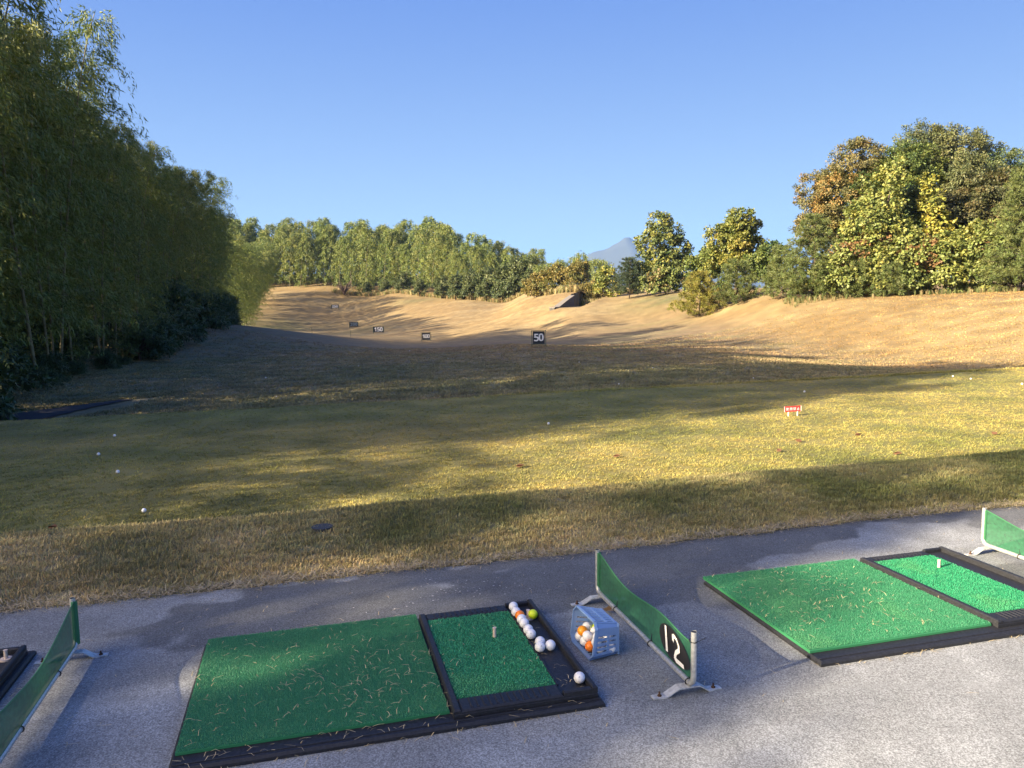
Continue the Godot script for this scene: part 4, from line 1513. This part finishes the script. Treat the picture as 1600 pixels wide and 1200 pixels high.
	tree_at("pine_tree", make_pine(43, 2.6, 1.1, pc), 1388, 57.5, 1.0, "small pine in front of the vine thickets", "pine tree", "young pines")
	tree_at("pine_tree", make_pine(44, 8.6, 2.6, pc), 1590, 54.0, 1.0, "tall pine at the right end of the vine thickets", "pine tree", "young pines")
	# --- the clump in the middle right
	var yp := Color(0.19, 0.18, 0.035)
	tree_at("pine_tree", make_pine(45, 4.4, 2.6, yp, 0.05), 1092, 74.0, 1.0, "bushy yellowish pine on the slope's shoulder", "pine tree", "young pines")
	tree_at("pine_tree", make_pine(46, 4.2, 2.2, pc, 0.05), 1150, 72.0, 1.0, "bushy green pine beside the yellowish one", "pine tree", "young pines")
	tree_at("broadleaf_tree", make_crown(8, lobes_in(8, 6.2, 8.6, 5.0, 10, 0.3), 0.22, 0.42, 1.4, [Color(0.11, 0.14, 0.03), Color(0.17, 0.18, 0.035), Color(0.22, 0.20, 0.04)], 0.9), 1150, 84.0, 1.0, "lime-yellow broadleaf tree behind the bushy pines", "tree")
	tree_at("broadleaf_tree", make_crown(9, lobes_in(9, 5.0, 5.4, 4.0, 8, 0.2), 0.22, 0.42, 1.4, green, 0.9), 1105, 88.0, 1.0, "green rounded tree left of the lime-yellow tree", "tree")
	tree_at("broadleaf_tree", make_crown(10, lobes_in(10, 4.4, 4.6, 4.0, 7, 0.2), 0.22, 0.42, 1.4, green, 0.9), 1196, 78.0, 1.0, "small green tree in the gap by the bank's end", "tree")
	tree_at("vine_column", make_crown(11, [[Vector3(0.0, 9.6, 0), Vector3(1.9, 1.7, 1.6)], [Vector3(0.9, 8.0, 0), Vector3(2.3, 1.9, 1.9)], [Vector3(-1.2, 6.8, 0.2), Vector3(2.2, 2.2, 1.9)], [Vector3(2.3, 5.6, 0), Vector3(2.4, 2.2, 2.0)], [Vector3(0.2, 4.2, 0.5), Vector3(3.0, 2.2, 2.2)], [Vector3(3.0, 2.8, 0.4), Vector3(2.6, 2.4, 2.0)], [Vector3(-1.8, 2.4, 0.6), Vector3(2.8, 2.2, 2.0)]], 0.3, 0.5, 1.25, [Color(0.06, 0.095, 0.03), Color(0.11, 0.14, 0.04), Color(0.19, 0.20, 0.045), Color(0.085, 0.12, 0.035)], 0.95), 1030, 110.0, 1.0, "tall vine-smothered tree before the distant mountain", "tree")
	tree_at("pine_tree", make_pine(47, 5.8, 2.9, Color(0.045, 0.07, 0.035), 0.12), 983, 108.0, 1.0, "dark pine left of the vine-smothered tree", "pine tree", "young pines")
	tree_at("vine_thicket", make_crown(12, lobes_in(12, 4.2, 4.6, 3.0, 7, 0.15, 0.5), 0.3, 0.42, 1.2, [gold[0], gold[2], vine[1], vine[0]], 0.95), 945, 116.0, 1.0, "golden thicket at the end of the cutting", "thicket", "vine thickets along the ridge")
	tree_at("vine_thicket", make_crown(13, lobes_in(13, 6.5, 3.4, 3.0, 8, 0.15, 0.5), 0.3, 0.42, 1.2, [vine[0], vine[3], Color(0.16, 0.13, 0.05)], 0.95), 1040, 104.0, 1.0, "low thicket at the foot of the vine-smothered tree", "thicket", "vine thickets along the ridge")
	# --- hedge and brush along the far ridge
	var hx := [[838, 142.0, 5.2, 4.4], [868, 140.0, 5.4, 5.0], [900, 138.0, 5.2, 5.2], [928, 134.0, 4.6, 4.6]]
	for k in hx.size():
		var q: Array = hx[k]
		var hl := ["olive-gold hedge shrub at the far end of the hedge row", "olive-gold hedge shrub in the hedge row, second from its far end", "olive-gold hedge shrub above the retaining wall", "olive-gold hedge shrub beside the golden thicket"]
		tree_at("hedge_shrub", make_crown(60 + k, lobes_in(60 + k, q[2], q[3], 3.4, 8, 0.15, 0.5), 0.34, 0.5, 1.2, [Color(0.14, 0.13, 0.035), Color(0.20, 0.165, 0.045), Color(0.11, 0.12, 0.035)], 0.5), q[0], q[1], 1.0, hl[k], "shrub", "hedge shrubs on the ridge")
	var fe := make_bamboo(300, 8.0, 0.5, 0.1, 14, 3, 5, 7, 0.25, 1.5, 0.12, Color(0.07, 0.11, 0.026), Color(0.19, 0.22, 0.045))
	rng.seed = 91
	for k in 13:
		var px := 846.0 + 8.0 * k
		var p := pix(px, 455, 150.0 + rng.randf() * 12.0)
		var s := rng.randf_range(0.72, 1.02)
		var o := plant_node("thin_bamboo", Vector3(p.x, land(p.x, p.z), p.z), rng.randf() * TAU, Vector3(s, s, s), fe[0], fe[1], "culm", mats.culm)
		tag(o, "thin feathery bamboo behind the hedge shrubs", "bamboo", "thin bamboo behind the hedge")
	# brush in front of the far bamboo
	var brush := []
	for k in 3:
		brush.append(make_crown(70 + k, lobes_in(70 + k, 6.0, 7.5, 4.5, 8, 0.2, 0.45), 0.42, 0.6, 1.2, [Color(0.06, 0.085, 0.03), Color(0.09, 0.115, 0.04), Color(0.12, 0.14, 0.05)], 0.6))
	var bx := [[655, 232.0, 0.7], [690, 222.0, 0.85], [712, 212.0, 0.9], [736, 208.0, 1.0], [760, 204.0, 1.15], [785, 200.0, 1.2], [808, 198.0, 1.3], [828, 196.0, 1.1], [572, 256.0, 0.55], [602, 250.0, 0.6], [628, 244.0, 0.8]]
	for k in bx.size():
		var q: Array = bx[k]
		var m: Array = brush[k % 3]
		tree_at("grey_green_tree", m, q[0], q[1], q[2], "grey-green bushy tree along the foot of the far bamboo", "tree", "bushy trees before the far bamboo")
	# two conifers poking out of the far stand
	tree_at("conifer_tree", make_pine(48, 20.0, 5.0, Color(0.035, 0.055, 0.025), 0.4), 625, 282.0, 1.0, "dark conifer tips rising out of the far bamboo", "tree", "conifers in the far stand")
	tree_at("conifer_tree", make_pine(49, 18.5, 5.0, Color(0.035, 0.055, 0.025), 0.4), 600, 284.0, 1.0, "dark conifer tips rising out of the far bamboo", "tree", "conifers in the far stand")
	# leafless shrub by the upper end of the field
	rng.seed = 55
	var g := Geo.new()
	for k in 60:
		var a := rng.randf() * TAU
		var d := Vector3(cos(a), rng.randf_range(0.5, 1.6), sin(a)).normalized()
		var o := Vector3(0, 0.3 + rng.randf() * 1.5, 0)
		var e := o + d * rng.randf_range(2.0, 4.5)
		g.tube([o, o.lerp(e, 0.5) + Vector3(0, 0.3, 0), e], [0.1, 0.07, 0.03], 4, false)
	var bare := base("bare_shrub", Vector3.ZERO)
	var bp := pix(538, 455, 254.0)
	bare.position = Vector3(bp.x, land(bp.x, bp.z), bp.z)
	std("twig", Color(0.17, 0.12, 0.1), 0.9)
	part("twigs", g.mesh(), mats.twig, bare)
	tag(bare, "leafless greyish shrub at the head of the field", "shrub")
	# undergrowth at the foot of the shaded grove
	var und := []
	for k in 4:
		und.append(make_crown(80 + k, lobes_in(80 + k, 3.0, 1.9, 2.2, 9, 0.08, 0.42), 0.17, 0.3, 0.9, [Color(0.045, 0.08, 0.028), Color(0.065, 0.10, 0.034), Color(0.09, 0.115, 0.04)], 0.33))
	rng.seed = 99
	for row in 3:
		var d := 16.4
		while d < (150.0 if row == 0 else 70.0):
			var m: Array = und[rng.randi() % 4]
			var x := grove_x(d) + (0.4 if d < 22.0 else 0.0) - rng.randf() * 0.8 - 3.2 * row
			var s := rng.randf_range(0.5, 1.1) * (1.35 if d > 38.0 else 1.0) * (1.0 + 0.3 * row)
			if row == 0 and d > 22.0 and d < 35.0: s *= 0.42
			var o := plant_node("undergrowth_shrub", Vector3(x, land(x, -d) - 0.05, -d), rng.randf() * TAU, Vector3(s, s * rng.randf_range(0.8, 1.3), s), m[0], m[1], "trunk", mats.bark)
			tag(o, ("dark leafy shrub at the foot of the bamboo by the asphalt path" if d < 30.0 else "dark leafy shrub at the foot of the bamboo before the knoll" if d < 60.0 else "dark leafy shrub at the foot of the bamboo past the knoll") if row == 0 else "dark shrub growing between the culms of the shaded grove", "shrub", "undergrowth of the shaded grove")
			d += rng.randf_range(1.2, 2.4) * (1.0 + d * 0.02)
	# the tree left of the tees, outside the picture, that shades the concrete
	rng.seed = 5
	var sh := make_crown(90, [[Vector3(0, 8.9, 0), Vector3(1.5, 1.5, 1.3)], [Vector3(0.3, 7.4, 0.7), Vector3(1.6, 1.4, 1.4)], [Vector3(0, 6.4, -0.5), Vector3(1.6, 1.4, 1.2)], [Vector3(0, 5.2, 0.4), Vector3(1.7, 1.5, 1.6)], [Vector3(0, 3.6, 0.0), Vector3(1.7, 1.4, 1.7)], [Vector3(0, 2.2, 0.3), Vector3(1.6, 1.2, 1.7)], [Vector3(0.2, 7.0, 1.9), Vector3(1.2, 1.3, 1.0)], [Vector3(0.2, 7.1, 2.6), Vector3(1.0, 0.9, 0.8)], [Vector3(-0.2, 5.6, 1.9), Vector3(1.2, 1.2, 0.9)]], 0.16, 0.34, 0.85, green, 0.6)
	var so := plant_node("broadleaf_tree", Vector3(-18.0, land(-18.0, 4.6), 4.6), 0.0, Vector3.ONE, sh[0], sh[1], "trunk", mats.bark)
	tag(so, "leafy green tree past the left end of the tees", "tree")
	# dry reeds at the foot of the far trees
	var xf := []
	var cols := []
	rng.seed = 17
	var reed := tuft(9, 0.9, 0.3, 0.05, 0.5)
	for k in 2600:
		var px := rng.randf_range(520.0, 1000.0)
		var d := lerpf(262.0, 196.0, smoothstep(520.0, 850.0, px)) if px < 850.0 else lerpf(142.0, 122.0, (px - 850.0) / 150.0)
		d -= rng.randf_range(0.0, 5.0)
		var p := pix(px, 460, d)
		if px > 850.0 and rng.randf() < 0.6: continue
		if p.x > 4.0 and d < 125.0 and p.x < 5.4 + 0.247 * (d - 105.0) + 6.0: continue
		xf.append(Transform3D(Basis(Vector3.UP, rng.randf() * TAU).scaled(Vector3.ONE * rng.randf_range(0.7, 1.7)), Vector3(p.x, land(p.x, p.z), p.z)))
		cols.append(jit(Color(0.33, 0.26, 0.13) if rng.randf() < 0.6 else Color(0.16, 0.17, 0.06), 0.2))
	for k in 900:
		var px := rng.randf_range(1225.0, 1620.0)
		var p := pix(px, 460, lerpf(63.0, 54.5, (px - 1215.0) / 400.0) - rng.randf_range(-3.5, 3.0) * rng.randf())
		xf.append(Transform3D(Basis(Vector3.UP, rng.randf() * TAU).scaled(Vector3.ONE * rng.randf_range(0.12, 0.6)), Vector3(p.x, land(p.x, p.z), p.z)))
		cols.append(jit(Color(0.24, 0.20, 0.10) if rng.randf() < 0.4 else Color(0.10, 0.13, 0.04), 0.25))
	tag(multi("tall_dry_grass", reed, mats.grass, xf, cols, self), "tall dry grass fringing the trees", "grass", "", "stuff")

func _ready() -> void:
	rng.seed = 12345
	noise.seed = 5
	noise.frequency = 0.035
	noise.fractal_octaves = 4
	noise2.seed = 9
	noise2.frequency = 0.05
	noise2.fractal_octaves = 3
	setup()
	build_materials()
	solve_land()
	build_land()
	build_pad()
	build_left_path()
	build_mountain()
	build_cutting()
	build_groves()
	build_trees()
	rng.seed = 31
	build_grass()
	rng.seed = 32
	build_tees()
	build_basket()
	barrier(1.30, 2.42, 3.385, "green net barrier with the black number 12 plate", true)
	barrier(-1.0, 2.40, 3.465, "dark green see-through net barrier beside the straw-strewn stance mat", false)
	barrier(3.62, 2.44, 3.405, "green net barrier at the end of the empty tray", false)
	build_straw()
	build_signs()
